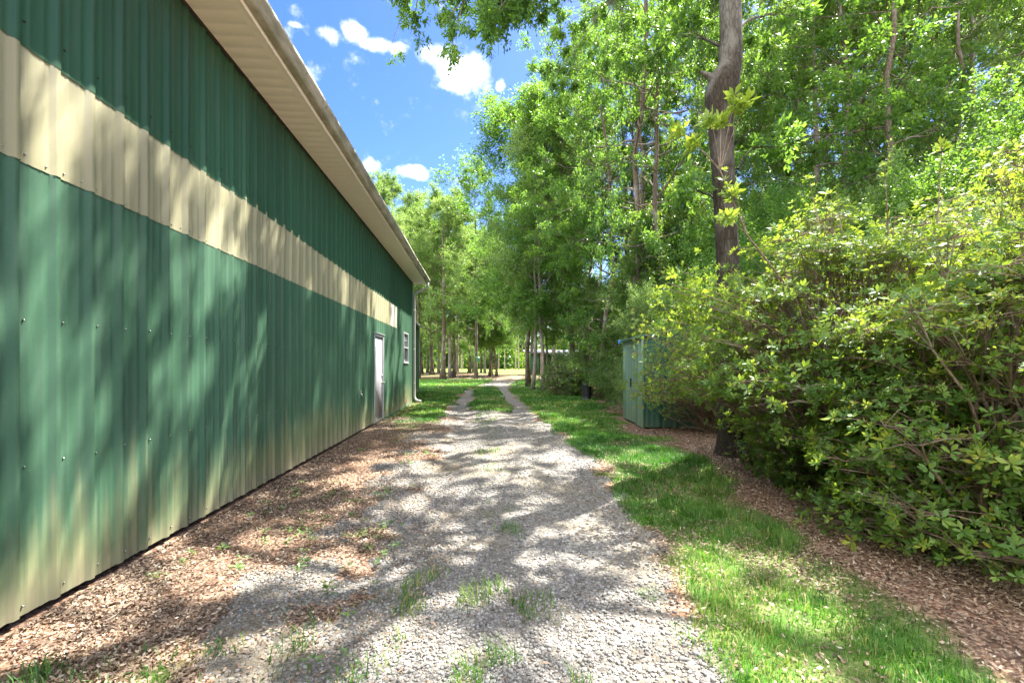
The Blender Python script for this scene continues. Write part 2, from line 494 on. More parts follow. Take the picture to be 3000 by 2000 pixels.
def m_lawn(x, y):
    """grass density 0..1"""
    L, R = drive_edges(y)
    n = (vnoise(x, y, .8, 3) - .5) * 1.0 + (vnoise(x, y, .3, 4) - .5) * .5
    litx = np.interp(y, [0, 2.2, 2.9, 3.7, 4.8, 5.8, 7.5, 10, 12.5, 15, 22, 30, 60], [1.9, 2.05, 2.3, 2.5, 2.7, 2.7, 3.2, 3.1, 3.6, 4.3, 4.8, 4.5, 6])
    right = sstep(-.3, .15, litx - x + n * .7) * sstep(-.05, .15, x - R + (vnoise(x, y, .3, 5) - .5) * .4)
    right *= sstep(46, 38, y)
    # left lawn beyond the litter strip
    left = sstep(10.0, 12.5, y + n * 2.2) * sstep(.0, .25, L - x + .1 + (vnoise(x, y, .4, 6) - .5) * .6) * sstep(46, 38, y + n * 4)
    left *= np.where((x < -2.0) & (y < 18), .35, 1)
    med = sstep(12.6, 14.0, y + n) * sstep(30, 26, y) * sstep(-.25, .25, np.minimum(x + .22, 1.05 - x) + n * .45) * (.4 + .6 * sstep(.3, .6, vnoise(x, y, .5, 28)))
    tuft = sstep(.42, .72, vnoise(x, y, .17, 7)) * .8
    spots = np.zeros_like(x)
    for sx, sy, rx, ry, k in ((-.12, 2.35, .65, .75, .62), (-.25, 1.75, .9, .4, .8), (-1.0, 2.2, .3, .4, .4), (.12, 5.6, .3, .4, .6), (.15, 7.2, .25, .3, .7), (.3, 9.3, .4, .5, .5),
                              (-1.6, 2.1, .5, .22, .75), (-2.0, 1.9, .4, .3, .5), (.1, 6.4, .35, .7, .35), (.75, 3.1, .25, .1, .3), (.2, 11.3, .5, .7, .6), (-1.45, 9.5, .3, 1.2, .4), (1.0, 2.6, .12, .1, .5)):
        spots = np.maximum(spots, k * sstep(1.35, .5, np.sqrt(((x - sx) / rx) ** 2 + ((y - sy) / ry) ** 2)))
    spots = spots * np.clip(tuft + .12, 0, 1)
    mid = .5 * tuft * np.exp(-((x - .15 - .25 * (vnoise(x, y * .3, .8, 17) - .5)) / .3) ** 2) * sstep(2.5, 4, y)
    spots = np.maximum(spots, mid)
    thin = .66 + .34 * sstep(.30, .62, vnoise(x, y, .42, 18) * .6 + vnoise(x, y, .13, 19) * .4)
    right = right * np.where(y < 12, thin, .55 + .45 * thin); left = left * (.35 + .65 * thin)
    return np.clip(np.maximum.reduce([right, left, med, spots]), 0, 1)


def hz(x, y):
    L, R = drive_edges(y)
    c = (L + R) / 2; w = (R - L) / 2
    u = (x - c) / w
    rut = -.03 * np.exp(-((np.abs(u) - .55) / .22) ** 2) * sstep(60, 45, y)
    h = (vnoise(x, y, 1.7, 8) - .5) * .05 + (vnoise(x, y, .45, 9) - .5) * .022
    h = h * sstep(0, .6, x + 2.39) + rut
    h += .05 * sstep(1.9, 2.8, x) * sstep(9, 7, y)
    return h


def axis(*segs):
    out = []
    for a, b, s in segs:
        out.append(np.arange(a, b - 1e-6, s))
    return np.concatenate(out + [np.array([segs[-1][1]])])


xs = axis((-900, -100, 80), (-100, -20, 8), (-20, -4, 1), (-4, 5, .075), (5, 14, .4), (14, 40, 3), (40, 100, 10), (100, 900, 80))
ys = axis((-60, -4, 8), (-4, .5, .5), (.5, 14, .075), (14, 34, .22), (34, 70, .8), (70, 130, 4), (130, 300, 20), (300, 1800, 150))
X, Y = np.meshgrid(xs, ys, indexing='ij')
fade = sstep(30, 14, np.abs(X)) * sstep(90, 50, Y)
Zg = hz(X, Y) * fade
Gm = m_gravel(X, Y) * (np.abs(X) < 12)
Lm = m_lawn(X, Y) * (np.abs(X) < 60)
wild = sstep(.45, .6, vnoise(X, Y, 7, 12)) * .55 * (Y > 26)
Lm = np.maximum(Lm, wild * (Gm < .3))
pale_strip = sstep(-3, 1, Y - 27) * sstep(37, 33, Y) * sstep(.8, -.5, X) * .75  # paler strip across the left lawn, drawn in the meadow colour
Md = np.maximum(sstep(74, 84, Y + (vnoise(X, Y, 9, 13) - .5) * 10) * sstep(420, 300, Y), 0)
Md = np.maximum(Md, pale_strip)
bare = sstep(30, 50, Y + (vnoise(X, Y, 2.5, 14) - .5) * 14) * .9
nx, ny = X.shape
idx = np.arange(nx * ny).reshape(nx, ny)
q = np.stack([idx[:-1, :-1], idx[1:, :-1], idx[1:, 1:], idx[:-1, 1:]], -1).reshape(-1, 4)
gface = (Gm[:-1, :-1] + Gm[1:, :-1] + Gm[1:, 1:] + Gm[:-1, 1:]).reshape(-1) / 4 > .5
V = np.stack([X, Y, Zg], -1).reshape(-1, 3)


def sub_sheet(name, sel, mats, attrs):
    fq = q[sel]; used, inv = np.unique(fq, return_inverse=True)
    return mesh_np(name, V[used], inv.reshape(-1, 4), None, mats, None, True, {k: a.ravel()[used] for k, a in attrs.items()})


tag(sub_sheet('ground', ~gface, M['ground'], {'lawn': Lm, 'meadow': Md}), 'leaf strewn ground with lawn patches and a sunny meadow beyond', 'ground', kind='structure')
tag(sub_sheet('gravel_driveway', gface, M['gravel'], {'bare': bare}), 'pale grey gravel driveway running straight along the green barn', 'driveway', kind='structure')


# ------------------------------------------------------------------ scatter: pebbles, dead leaves, grass
def scatter(rng, n, x0, x1, y0, y1):
    return rng.uniform(x0, x1, n), rng.uniform(y0, y1, n)


def inst(protoV, faces, pos, Mx, tint):
    """place a prototype at every pos with a 3x3 matrix"""
    n = len(pos); k = len(protoV)
    Vv = np.einsum('nij,kj->nki', Mx, protoV) + pos[:, None]
    Fc = faces[None] + (np.arange(n) * k)[:, None, None]
    return Vv.reshape(-1, 3), Fc.reshape(-1, faces.shape[1]), np.repeat(tint, k)


def rot_z(a):
    z = np.zeros_like(a); o_ = np.ones_like(a)
    return np.stack([np.stack([np.cos(a), -np.sin(a), z], -1), np.stack([np.sin(a), np.cos(a), z], -1), np.stack([z, z, o_], -1)], -2)


def rand_tilt(rng, n, amt):
    ax = rng.normal(0, amt, n); ay = rng.normal(0, amt, n)
    o_ = np.ones(n); z = np.zeros(n)
    A = np.stack([np.stack([o_, z, z], -1), np.stack([z, np.cos(ax), -np.sin(ax)], -1), np.stack([z, np.sin(ax), np.cos(ax)], -1)], -2)
    B = np.stack([np.stack([np.cos(ay), z, np.sin(ay)], -1), np.stack([z, o_, z], -1), np.stack([-np.sin(ay), z, np.cos(ay)], -1)], -2)
    return A @ B


rng = np.random.default_rng(5)
ph = (1 + 5 ** .5) / 2
ICO = np.array([(-1, ph, 0), (1, ph, 0), (-1, -ph, 0), (1, -ph, 0), (0, -1, ph), (0, 1, ph), (0, -1, -ph), (0, 1, -ph), (ph, 0, -1), (ph, 0, 1), (-ph, 0, -1), (-ph, 0, 1)]) / 1.902
ICOF = np.array([(0, 11, 5), (0, 5, 1), (0, 1, 7), (0, 7, 10), (0, 10, 11), (1, 5, 9), (5, 11, 4), (11, 10, 2), (10, 7, 6), (7, 1, 8), (3, 9, 4), (3, 4, 2), (3, 2, 6), (3, 6, 8), (3, 8, 9), (4, 9, 5), (2, 4, 11), (6, 2, 10), (8, 6, 7), (9, 8, 1)])
PV, PF, PT = [], [], []; base = 0
for (y0, y1, dens, r0, r1) in ((.9, 3.2, 5200, .0038, .0105), (3.2, 5.5, 3200, .0048, .0115), (5.5, 9, 1100, .007, .014), (9, 15, 330, .009, .016)):
    x, y = scatter(rng, int(dens * 4.2 * (y1 - y0)), -2.2, 2.0, y0, y1)
    g = m_gravel(x, y)
    # thin out along the left, where soil and leaves come through, and in random bald spots
    keep = rng.random(len(x)) < g * (1 - .75 * sstep(.45, .65, vnoise(x, y, .9, 21))) * (1 - .5 * m_lawn(x, y)) * np.interp(x, [-1.4, -.6, .3], [.6, .9, 1]) + (g > .01) * .03
    keep &= rng.random(len(x)) > .6 * np.maximum(np.exp(-((x + .62 + .1 * (vnoise(x, y, 2.5, 22) - .5)) / .2) ** 2), np.exp(-((x - .88 + .1 * (vnoise(x, y, 2.5, 23) - .5)) / .2) ** 2)) * vnoise(x, y, 1.1, 24) * 1.3
    x, y = x[keep], y[keep]; n = len(x)
    coarse = 1 + .35 * sstep(.2, 1.2, x)
    r = r0 + (r1 - r0) * rng.random(n) ** 2.8 * coarse * 1.15
    sc = np.stack([r * rng.uniform(.9, 1.4, n), r * rng.uniform(.8, 1.1, n), r * rng.uniform(.5, .85, n)], -1)
    Mx = rot_z(rng.uniform(0, 6.28, n)) @ rand_tilt(rng, n, .35) * sc[:, None, :]
    P = np.stack([x, y, hz(x, y) + r * .35], -1)
    v, f, tt = inst(ICO, ICOF, P, Mx, rng.random(n))
    v += rng.normal(0, .10, v.shape) * np.repeat(r, 12)[:, None]
    PV.append(v); PF.append(f + base); PT.append(tt); base += len(v)
tag(mesh_np('gravel', np.concatenate(PV), None, np.concatenate(PF), M['pebble'], None, True, {'tint': np.concatenate(PT)}),
    'loose white and grey pebbles covering the driveway', 'gravel', kind='stuff')

# dead leaves: 6-vertex curled flakes
LV = np.array([(-1, 0.05, .0), (-.5, .24, .16), (-.42, -.34, .10), (.38, .46, .2), (.2, -.22, .06), (1, -.08, .3), (-.35, 0, 0), (.35, 0, .04)])
LF = np.array([(0, 6, 1), (0, 2, 6), (6, 7, 3), (6, 3, 1), (6, 4, 7), (6, 2, 4), (7, 5, 3), (7, 4, 5)])
PV, PF, PT = [], [], []; base = 0
for (x0, x1, y0, y1, dens, s0, s1) in ((-2.42, -.2, .8, 5, 6800, .007, .0155), (-2.42, -.3, 5, 12, 3000, .010, .020), (-1.6, 1.6, 1.0, 12, 170, .007, .018),
                                       (1.1, 6.5, 1.2, 5, 7500, .007, .016), (1.6, 7, 5, 9, 3000, .010, .021), (2.4, 8, 9, 15, 230, .03, .05), (-2.3, 1.2, 11, 20, 60, .03, .05),
                                       (-9, 7, 26, 60, 22, .06, .12), (-2.4, -1.9, .8, 12, 3200, .008, .018)):
    x, y = scatter(rng, int(dens * (x1 - x0) * (y1 - y0)), x0, x1, y0, y1)
    g = m_gravel(x, y); l = m_lawn(x, y)
    cl_ = .35 + .65 * sstep(.35, .6, vnoise(x, y, .7, 31))
    pr = np.clip(1.06 - g + .09 * sstep(.0, -1.0, x) * (g > .3), 0, 1) * (1 - .93 * l) * cl_ if dens > 100 or y0 > 25 else (.2 + .8 * l) * cl_
    keep = rng.random(len(x)) < pr
    keep &= ~((x > 3.45) & (x < 6.0) & (y > 9.9) & (y < 12))
    x, y = x[keep], y[keep]; n = len(x)
    s = rng.uniform(s0, s1, n)
    curl = rng.uniform(-.5, 1.8, n)
    Mx = rot_z(rng.uniform(0, 6.28, n)) @ rand_tilt(rng, n, .38) * (np.stack([s, s * rng.uniform(.85, 1.5, n), s * curl], -1))[:, None, :]
    P = np.stack([x, y, hz(x, y) + .006 + rng.random(n) * .018], -1)
    P[:, 0] = np.maximum(P[:, 0], -2.33)
    v, f, tt = inst(LV, LF, P, Mx, np.clip(rng.normal(.5, .24, n), 0, 1))
    PV.append(v); PF.append(f + base); PT.append(tt); base += len(v)
tag(mesh_np('leaf_litter', np.concatenate(PV), None, np.concatenate(PF), M['dead_leaf'], None, False, {'tint': np.concatenate(PT)}),
    'brown fallen oak leaves lying along the barn wall and under the bushes', 'leaf litter', kind='stuff')


def grass_mesh(name, specs, label, seed):
    rng = np.random.default_rng(seed)
    Vs, Qs, Ts, Tt = [], [], [], []; base = 0
    for (x0, x1, y0, y1, dens, h0, h1, w) in specs:
        x, y = scatter(rng, int(dens * (x1 - x0) * (y1 - y0)), x0, x1, y0, y1)
        l = m_lawn(x, y); cl_ = .3 + .7 * sstep(.25, .6, vnoise(x, y, .28, 41))
        keep = (rng.random(len(x)) < l * cl_) & (m_gravel(x, y) * (1 - l) < .75)
        keep &= ~((x < -2.35) & (y < 16.4)) & ~((x < -3.0) & (y < 23.2))
        keep &= ~((x > 3.45) & (x < 6.0) & (y > 9.7) & (y < 12))
        x, y, l = x[keep], y[keep], l[keep]; n = len(x)
        if n == 0:
            continue
        # blades lean together in tufts
        az = vnoise(x, y, .17, 42) * 12 + rng.normal(0, .9, n)
        lean = rng.uniform(.15, .95, n)
        h = (h0 + (h1 - h0) * rng.random(n) ** 1.6) * (.55 + .45 * l) * (.7 + .6 * vnoise(x, y, .6, 43))
        D = np.stack([np.cos(az), np.sin(az), np.zeros(n)], -1); S = np.stack([-np.sin(az), np.cos(az), np.zeros(n)], -1)
        P = np.stack([x, y, hz(x, y) * (y < 50) - .004], -1); up = np.array([0, 0, 1.0])
        ww = (w * rng.uniform(.7, 1.3, n))[:, None]
        mid = P + up * (h * .62)[:, None] + D * (h * lean * .32)[:, None]
        tip = P + up * (h * (1 - .3 * lean))[:, None] + D * (h * lean)[:, None]
        Vv = np.stack([P - S * ww, P + S * ww, mid + S * ww * .8, mid - S * ww * .8, tip], 1).reshape(-1, 3)
        i = base + np.arange(n) * 5
        Vs.append(Vv); Qs.append(np.stack([i, i + 1, i + 2, i + 3], -1)); Ts.append(np.stack([i + 3, i + 2, i + 4], -1))
        Tt.append(np.repeat(np.clip(.55 + (vnoise(x, y, .9, 44) - .5) * .55 + rng.normal(0, .22, n), 0, 1), 5)); base += n * 5
    return tag(mesh_np(name, np.concatenate(Vs), np.concatenate(Qs), np.concatenate(Ts), M['grass'], None, False, {'tint': np.concatenate(Tt)}), label, 'grass', kind='stuff')


grass_mesh('grass', [(.9, 3.4, 1.2, 4.2, 9500, .025, .095, .0020), (1.2, 4, 4.2, 8, 6000, .03, .10, .0027), (1.3, 5, 8, 14, 2600, .04, .10, .0045), (1.3, 5.2, 14, 26, 1000, .05, .12, .009),
                     (-2.35, .5, 1.2, 4, 5500, .04, .15, .0024), (-2.3, 1.2, 4, 12, 1500, .04, .13, .003), (-3.4, -.3, 10, 17, 1800, .05, .12, .006), (-6, -.2, 17, 30, 700, .06, .15, .010),
                     (-.3, 1.1, 12, 29, 1900, .06, .15, .007), (-9, 7, 30, 47, 160, .08, .18, .02)],
           'short green lawn grass beside and between the gravel tracks', 3)

# a few broad weeds in the litter strip
WV, WF, WT = [], [], []; base = 0
rngw = np.random.default_rng(77)
x, y = scatter(rngw, 230, -2.1, -.6, 1.5, 8)
k = vnoise(x, y, .6, 51) > .52; x, y = x[k], y[k]
for a, b in zip(x, y):
    n = rngw.integers(4, 9); s = rngw.uniform(.014, .028, n)
    ang = rngw.uniform(0, 6.28, n)
    P = np.stack([a + np.cos(ang) * .03, b + np.sin(ang) * .03, hz(np.full(n, a), np.full(n, b)) + rngw.uniform(.03, .06, n)], -1)
    Mx = rot_z(ang) @ rand_tilt(rngw, n, .3) * np.stack([s, s * 1.1, s], -1)[:, None, :]
    v, f, tt = inst(LV, LF, P, Mx, rngw.uniform(.3, .9, n))
    WV.append(v); WF.append(f + base); WT.append(tt); base += len(v)
tag(mesh_np('weeds', np.concatenate(WV), None, np.concatenate(WF), M['leaf_pale'], None, False, {'tint': np.concatenate(WT)}), 'small broad leaved weeds sprouting from the leaf litter by the barn', 'weeds', kind='stuff')

# ------------------------------------------------------------------ the green metal barn
WX = -2.39
Y0B, Y1B = -6.0, 16.45
PITCH = .2286
rngb = np.random.default_rng(9)


def ribbed(mb, y0, y1, z0, z1, x0, amp=.019, wav=.005, m=0, dz=.5, axis_y=True, sign=1, pitch=PITCH):
    """one ribbed sheet: trapezoid ribs with two low stiffening ribs between"""
    ys_ = []
    prof = [(-.030, 0), (-.015, 1), (.015, 1), (.030, 0), (pitch / 3 - .014, 0), (pitch / 3 - .006, .16), (pitch / 3 + .006, .16), (pitch / 3 + .014, 0),
            (2 * pitch / 3 - .014, 0), (2 * pitch / 3 - .006, .16), (2 * pitch / 3 + .006, .16), (2 * pitch / 3 + .014, 0)]
    k0 = math.floor(y0 / pitch) - 1; k1 = math.ceil(y1 / pitch) + 1
    allp = [(k * pitch + a, h) for k in range(k0, k1) for a, h in prof]
    py = np.array([p[0] for p in allp]); ph_ = np.array([p[1] for p in allp])
    inside = py[(py > y0 + 1e-4) & (py < y1 - 1e-4)]
    yy = np.concatenate([[y0], inside, [y1]]); hh = np.interp(yy, py, ph_) * amp
    zz = np.linspace(z0, z1, max(2, int((z1 - z0) / dz) + 1))
    Yg, Zg_ = np.meshgrid(yy, zz, indexing='ij')
    out = x0 + sign * (hh[:, None] + wav * ((vnoise(Yg, Zg_, .5, 61) - .5) + .8 * (vnoise(Yg, Zg_ * 3, .9, 62) - .5)))
    out = out + sign * .005 * np.mod(Yg / .9144 + .3, 1.0)
    P = np.stack([out, Yg, Zg_] if axis_y else [Yg, out, Zg_], -1).reshape(-1, 3)
    ni, nj = Yg.shape; id_ = np.arange(ni * nj).reshape(ni, nj)
    qd = np.stack([id_[:-1, :-1], id_[1:, :-1], id_[1:, 1:], id_[:-1, 1:]], -1).reshape(-1, 4)
    mb.add(P, qd, m=m)


barn = thing('metal_barn', 'long dark green metal barn with a cream band, beside the gravel driveway', 'barn', (0, 0, 0))
DY0, DY1, DZ = 10.50, 11.52, 2.09
WY0, WY1, WZ0, WZ1 = 14.55, 15.50, 1.43, 2.41
# body and roof
mb = MB()
mb.box(-14.4, WX - .075, Y0B, Y1B - .06, 0.0, 4.26)
mb.build('wall_core', M['dark_gap'], barn)
lw = MB()
ZT = 2.46
ribbed(lw, Y0B, DY0, .05, ZT, WX)
ribbed(lw, DY0, DY1, DZ, ZT, WX)
ribbed(lw, DY1, WY0, .05, ZT, WX)
ribbed(lw, WY0, WY1, .05, WZ0, WX)
ribbed(lw, WY0, WY1, WZ1, ZT, WX)
ribbed(lw, WY1, Y1B - .05, .05, ZT, WX)
ribbed(lw, 13.35, Y1B - .05, ZT, 3.07, WX)
# fixing screws
def screws(mb, y0, y1, z, x, m=1, step=PITCH):
    for k in range(int(y0 / step), int(y1 / step) + 1):
        yk = k * step + .05 + rngb.normal(0, .004)
        if y0 < yk < y1 and not (DY0 - .05 < yk < DY1 + .05 and z < 2.2) and not (WY0 - .05 < yk < WY1 + .05 and WZ0 - .05 < z < WZ1 + .05):
            zz = z + rngb.normal(0, .006)
            P = np.array([(x, yk, zz), (x + .010, yk, zz)])
            mb.tube(P, [.0065, .004], 6, True, m)
for z_ in (.11, .82, 1.60):
    screws(lw, 1.5, 16.2, z_, WX)
lw.build('lower_wall', [M['green_wall'], M['steel']], barn)
cb = MB()
ribbed(cb, Y0B, 12.35, 2.42, 3.06, WX + .004, m=0, wav=.010, dz=.16)
ribbed(cb, 12.35, 13.35, 2.42, 3.06, WX + .006, m=1)
screws(cb, 1.5, 13.2, 2.455, WX + .004, 2, PITCH / 2)
cb.build('cream_band', [M['cream'], M['cream_clean'], M['steel']], barn)
uw = MB()
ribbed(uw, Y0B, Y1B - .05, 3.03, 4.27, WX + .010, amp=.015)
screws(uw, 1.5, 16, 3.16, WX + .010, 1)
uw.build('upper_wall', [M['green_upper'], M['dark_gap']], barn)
tr_ = MB()
tr_.bevbox(WX - .06, WX + .035, Y1B - .05, Y1B + .02, .02, 4.27, .006)
tr_.bevbox(WX - .04, WX + .022, DY1 + .1, Y1B - .05, .0, .05, .005)
tr_.build('corner_trim', M['green_trim'], barn)
# soffit with grooved boards, dark channel, fascia, gutter
SX = -1.915
sf = MB()
yy = [Y0B]
while yy[-1] < Y1B + .1:
    k = yy[-1]; yy += [k + .006, k + .012, k + .15 - .012, k + .15 - .006, k + .15]
yy = np.array(yy); zz = 4.272 + np.tile([0, .0018, .0, .0, .0018], len(yy) // 5 + 1)[:len(yy)]
Vs = np.concatenate([np.stack([np.full_like(yy, x), yy, zz], -1) for x in (WX + .02, SX - .06)])
n = len(yy); sf.add(Vs, [(i, i + 1, n + i + 1, n + i) for i in range(n - 1)])
Vs = np.array([(SX - .06, Y0B, 4.268), (SX, Y0B, 4.268), (SX, Y1B + .1, 4.268), (SX - .06, Y1B + .1, 4.268)]); sf.add(Vs, [(0, 1, 2, 3)])
sf.build('soffit', M['soffit'], barn)
ch = MB(); ch.box(WX - .02, WX + .045, Y0B, Y1B, 4.262, 4.30); ch.build('soffit_channel', M['dark_gap'], barn)  # channel strip; its dark colour carries the shadow of the gap at the wall
fa = MB(); fa.bevbox(SX, SX + .02, Y0B, Y1B + .12, 4.26, 4.42, .004)
fa.box(-14.4, SX, Y1B + .1, Y1B + .13, 4.262, 4.42)
fa.build('fascia', M['soffit'], barn)
gt = MB()
gp = [(SX + .022, 4.415), (SX + .022, 4.30), (SX + .085, 4.30), (SX + .10, 4.315), (SX + .125, 4.365), (SX + .145, 4.385), (SX + .145, 4.42), (SX + .132, 4.424)]
gi = [(a - (.004 if i > 1 else -.004), b + .004) for i, (a, b) in enumerate(gp)][::-1]
pr = gp + gi
NS = 46; yg = np.linspace(Y0B, Y1B + .16, NS)
Vg = []
for k, y_ in enumerate(yg):
    sag = .006 * math.sin(y_ * 1.3) + rngb.normal(0, .0012)
    Vg += [(a + .4 * sag, y_, b + sag) for a, b in pr]
n = len(pr); Vg = np.array(Vg)
gt.add(Vg, [(k * n + i, k * n + (i + 1) % n, (k + 1) * n + (i + 1) % n, (k + 1) * n + i) for k in range(NS - 1) for i in range(n)])
ns8 = len(gp); e = (NS - 1) * n
gt.add(Vg[e:e + ns8], None, [(0, i, i + 1) for i in range(1, ns8 - 1)])
gut = gt.build('gutter', M['gutter'], barn)
dp = MB()
DPX = WX + .075; DPY = Y1B + .02
path = [(SX + .08, DPY, 4.30), (SX + .08, DPY, 4.16), (SX + .02, DPY, 4.08), (DPX + .10, DPY, 3.96), (DPX + .02, DPY, 3.90), (DPX, DPY, 3.82), (DPX, DPY, 3.0), (DPX, DPY, 2.0), (DPX, DPY, .55), (DPX, DPY, .24),
        (DPX + .04, DPY - .02, .14), (DPX + .13, DPY - .06, .085), (DPX + .24, DPY - .10, .075)]
dp.tube(path, .046, 10)
for z_ in (3.3, 1.9, .7):
    dp.box(DPX - .08, DPX + .055, DPY - .052, DPY - .049, z_, z_ + .035)
dp.build('downspout', M['greywhite'], gut)
# roof: ribbed slab up to the ridge and down the other side
rf = MB()
rise = 6.2 * .25
for sgn, xa, xb in ((1, SX + .05, -8.4), (-1, -14.9, -8.4)):
    A = np.array([(xa, Y0B - .2, 4.43), (xb, Y0B - .2, 4.43 + rise), (xb, Y1B + .2, 4.43 + rise), (xa, Y1B + .2, 4.43)])
    B = A.copy(); B[:, 2] += .03
    rf.add(np.vstack([A, B]), [(0, 3, 2, 1), (4, 5, 6, 7), (0, 1, 5, 4), (1, 2, 6, 5), (2, 3, 7, 6), (3, 0, 4, 7)])
    for y_ in np.arange(Y0B, Y1B, .4):
        rf.tube([(xa - .02 * sgn, y_, 4.47), (xb, y_, 4.47 + rise)], .012, 4)
rf.add(np.array([(-2.4, Y1B - .03, 4.27), (-14.4, Y1B - .03, 4.27), (-8.4, Y1B - .03, 4.40 + rise)]), None, [(0, 1, 2)])
rf.add(np.array([(-2.4, Y0B, 4.27), (-14.4, Y0B, 4.27), (-8.4, Y0B, 4.40 + rise)]), None, [(0, 1, 2)])
rf.build('roof', M['roof_metal'], barn)
# door
dr = MB()
dr.box(WX - .045, WX - .004, DY0 + .055, DY1 - .055, .07, DZ - .06)
door = dr.build('door', M['white'], barn)
fr = MB()
for (a, b, c, d) in ((DY0, DY0 + .055, .03, DZ), (DY1 - .055, DY1, .03, DZ), (DY0 + .0551, DY1 - .0551, DZ - .058, DZ)):
    fr.bevbox(WX - .05, WX + .028, a, b, c, d, .005)
fr.bevbox(WX - .03, WX + .05, DY0 - .02, DY1 + .02, DZ, DZ + .018, .004)
fr.build('door_frame', M['white'], door)
th = MB(); th.bevbox(WX - .05, WX + .03, DY0 + .056, DY1 - .056, .03, .066, .004); th.build('threshold', M['steel'], door)
hd = MB(); KY = DY1 - .125
hd.tube([(WX - .006, KY, .93), (WX + .008, KY, .93)], [.032, .030], 14)
hd.tube([(WX + .008, KY, .93), (WX + .030, KY, .93), (WX + .040, KY, .93), (WX + .062, KY, .93), (WX + .070, KY, .93)], [.012, .012, .026, .028, .018], 14)
hd.build('door_knob', M['steel'], door)
db = MB(); db.tube([(WX - .006, KY, 1.10), (WX + .012, KY, 1.10), (WX + .022, KY, 1.10)], [.031, .030, .020], 14)
db.build('deadbolt', M['steel'], door)
db = MB(); db.bevbox(WX - .006, WX + .004, KY - .022, KY + .022, .62, .80, .002); db.build('plate', M['steel'], door)
for z_ in (.3, 1.05, 1.85):
    hn = MB(); hn.tube([(WX + .004, DY0 + .058, z_), (WX + .004, DY0 + .058, z_ + .1)], .008, 8); hn.build('hinge', M['steel'], door)
# window
wf = MB()
for (a, b, c, d) in ((WY0, WY0 + .05, WZ0, WZ1), (WY1 - .05, WY1, WZ0, WZ1), (WY0 + .0501, WY1 - .0501, WZ1 - .05, WZ1), (WY0 + .0501, WY1 - .0501, WZ0, WZ0 + .045), (WY0 + .0501, WY1 - .0501, (WZ0 + WZ1) / 2 - .02, (WZ0 + WZ1) / 2 + .02)):
    wf.bevbox(WX - .045, WX + .024, a, b, c, d, .004)
wf.bevbox(WX - .03, WX + .045, WY0 - .02, WY1 + .02, WZ0 - .025, WZ0 - .001, .004)
win = wf.build('window', M['white'], barn)
gl = MB(); gl.box(WX - .035, WX - .028, WY0 + .03, WY1 - .03, WZ0 + .03, WZ1 - .03); gl.build('pane', M['glass'], win)
mu = MB(); zm = (WZ0 + WZ1) / 2
for f_ in (1 / 3, 2 / 3):
    yq = WY0 + .05 + (WY1 - WY0 - .1) * f_
    mu.box(WX - .027, WX - .018, yq - .008, yq + .008, zm + .021, WZ1 - .051)
mu.box(WX - .0265, WX - .0175, WY0 + .051, WY1 - .051, (zm + WZ1) / 2 - .02, (zm + WZ1) / 2 - .004)
mu.build('muntins', M['white'], win)
# hose tap
sp = MB(); ty, tz = 9.14, .80
sp.tube([(WX - .01, ty, tz), (WX + .03, ty, tz), (WX + .07, ty, tz), (WX + .095, ty, tz - .03), (WX + .10, ty, tz - .06)], [.012, .012, .014, .013, .014], 8)
sp.tube([(WX + .06, ty, tz), (WX + .065, ty, tz + .05)], .006, 6)
sp.tube([(WX + .065, ty, tz + .048), (WX + .066, ty, tz + .056)], .025, 10)
sp.build('hose_tap', M['steel'], barn)

# ---- lower annex behind the barn
an = thing('lean_to', 'low green annex set back past the white downspout of the barn', 'annex', (0, 0, 0))
AX = -3.04; A0, A1 = Y1B + .14, 23.1
w_ = MB(); w_.box(-9.5, AX - .04, A0, A1 - .03, .02, 3.2); ribbed(w_, A0, A1, .06, 3.25, AX); ribbed(w_, -9.5, AX, .06, 3.25, A1, axis_y=False)
w_.build('wall', M['green_wall'], an)
r_ = MB()
A = np.array([(AX + .22, A0, 3.22), (-9.8, A0, 4.18), (-9.8, A1 + .2, 4.18), (AX + .22, A1 + .2, 3.22)]); B = A.copy(); B[:, 2] += .08
r_.add(np.vstack([A, B]), [(0, 3, 2, 1), (4, 5, 6, 7), (0, 1, 5, 4), (1, 2, 6, 5), (2, 3, 7, 6), (3, 0, 4, 7)])
r_.build('roof', M['roof_metal'], an)
t_ = MB(); t_.bevbox(AX - .05, AX + .03, A1 - .03, A1 + .04, .03, 3.2, .005); t_.build('corner_trim', M['green_trim'], an)

# ------------------------------------------------------------------ small green garden shed on the right
c0 = at(1880.6, py=1254.8, z=0); c1 = at(1828, py=1225.9, z=0)
dv = c1 - c0; shed_len = 1.82; shed_rz = math.atan2(dv[1], dv[0]) - math.pi / 2
shed = thing('garden_shed', 'small green metal garden shed half hidden behind the azalea branches', 'shed', (c0[0], c0[1], 0), shed_rz)
SW = 2.5; SH = 1.92
b_ = MB(); b_.box(.03, SW - .03, .03, shed_len - .03, .03, SH)
b_.build('wall_core', M['dark_gap'], shed)


def shed_face(mb, u0, u1, z0, z1, axis_y, off, sign, pitch=.17, amp=.010):
    ribbed(mb, u0, u1, z0, z1, off, amp=amp, wav=.003, axis_y=axis_y, sign=sign, pitch=pitch)


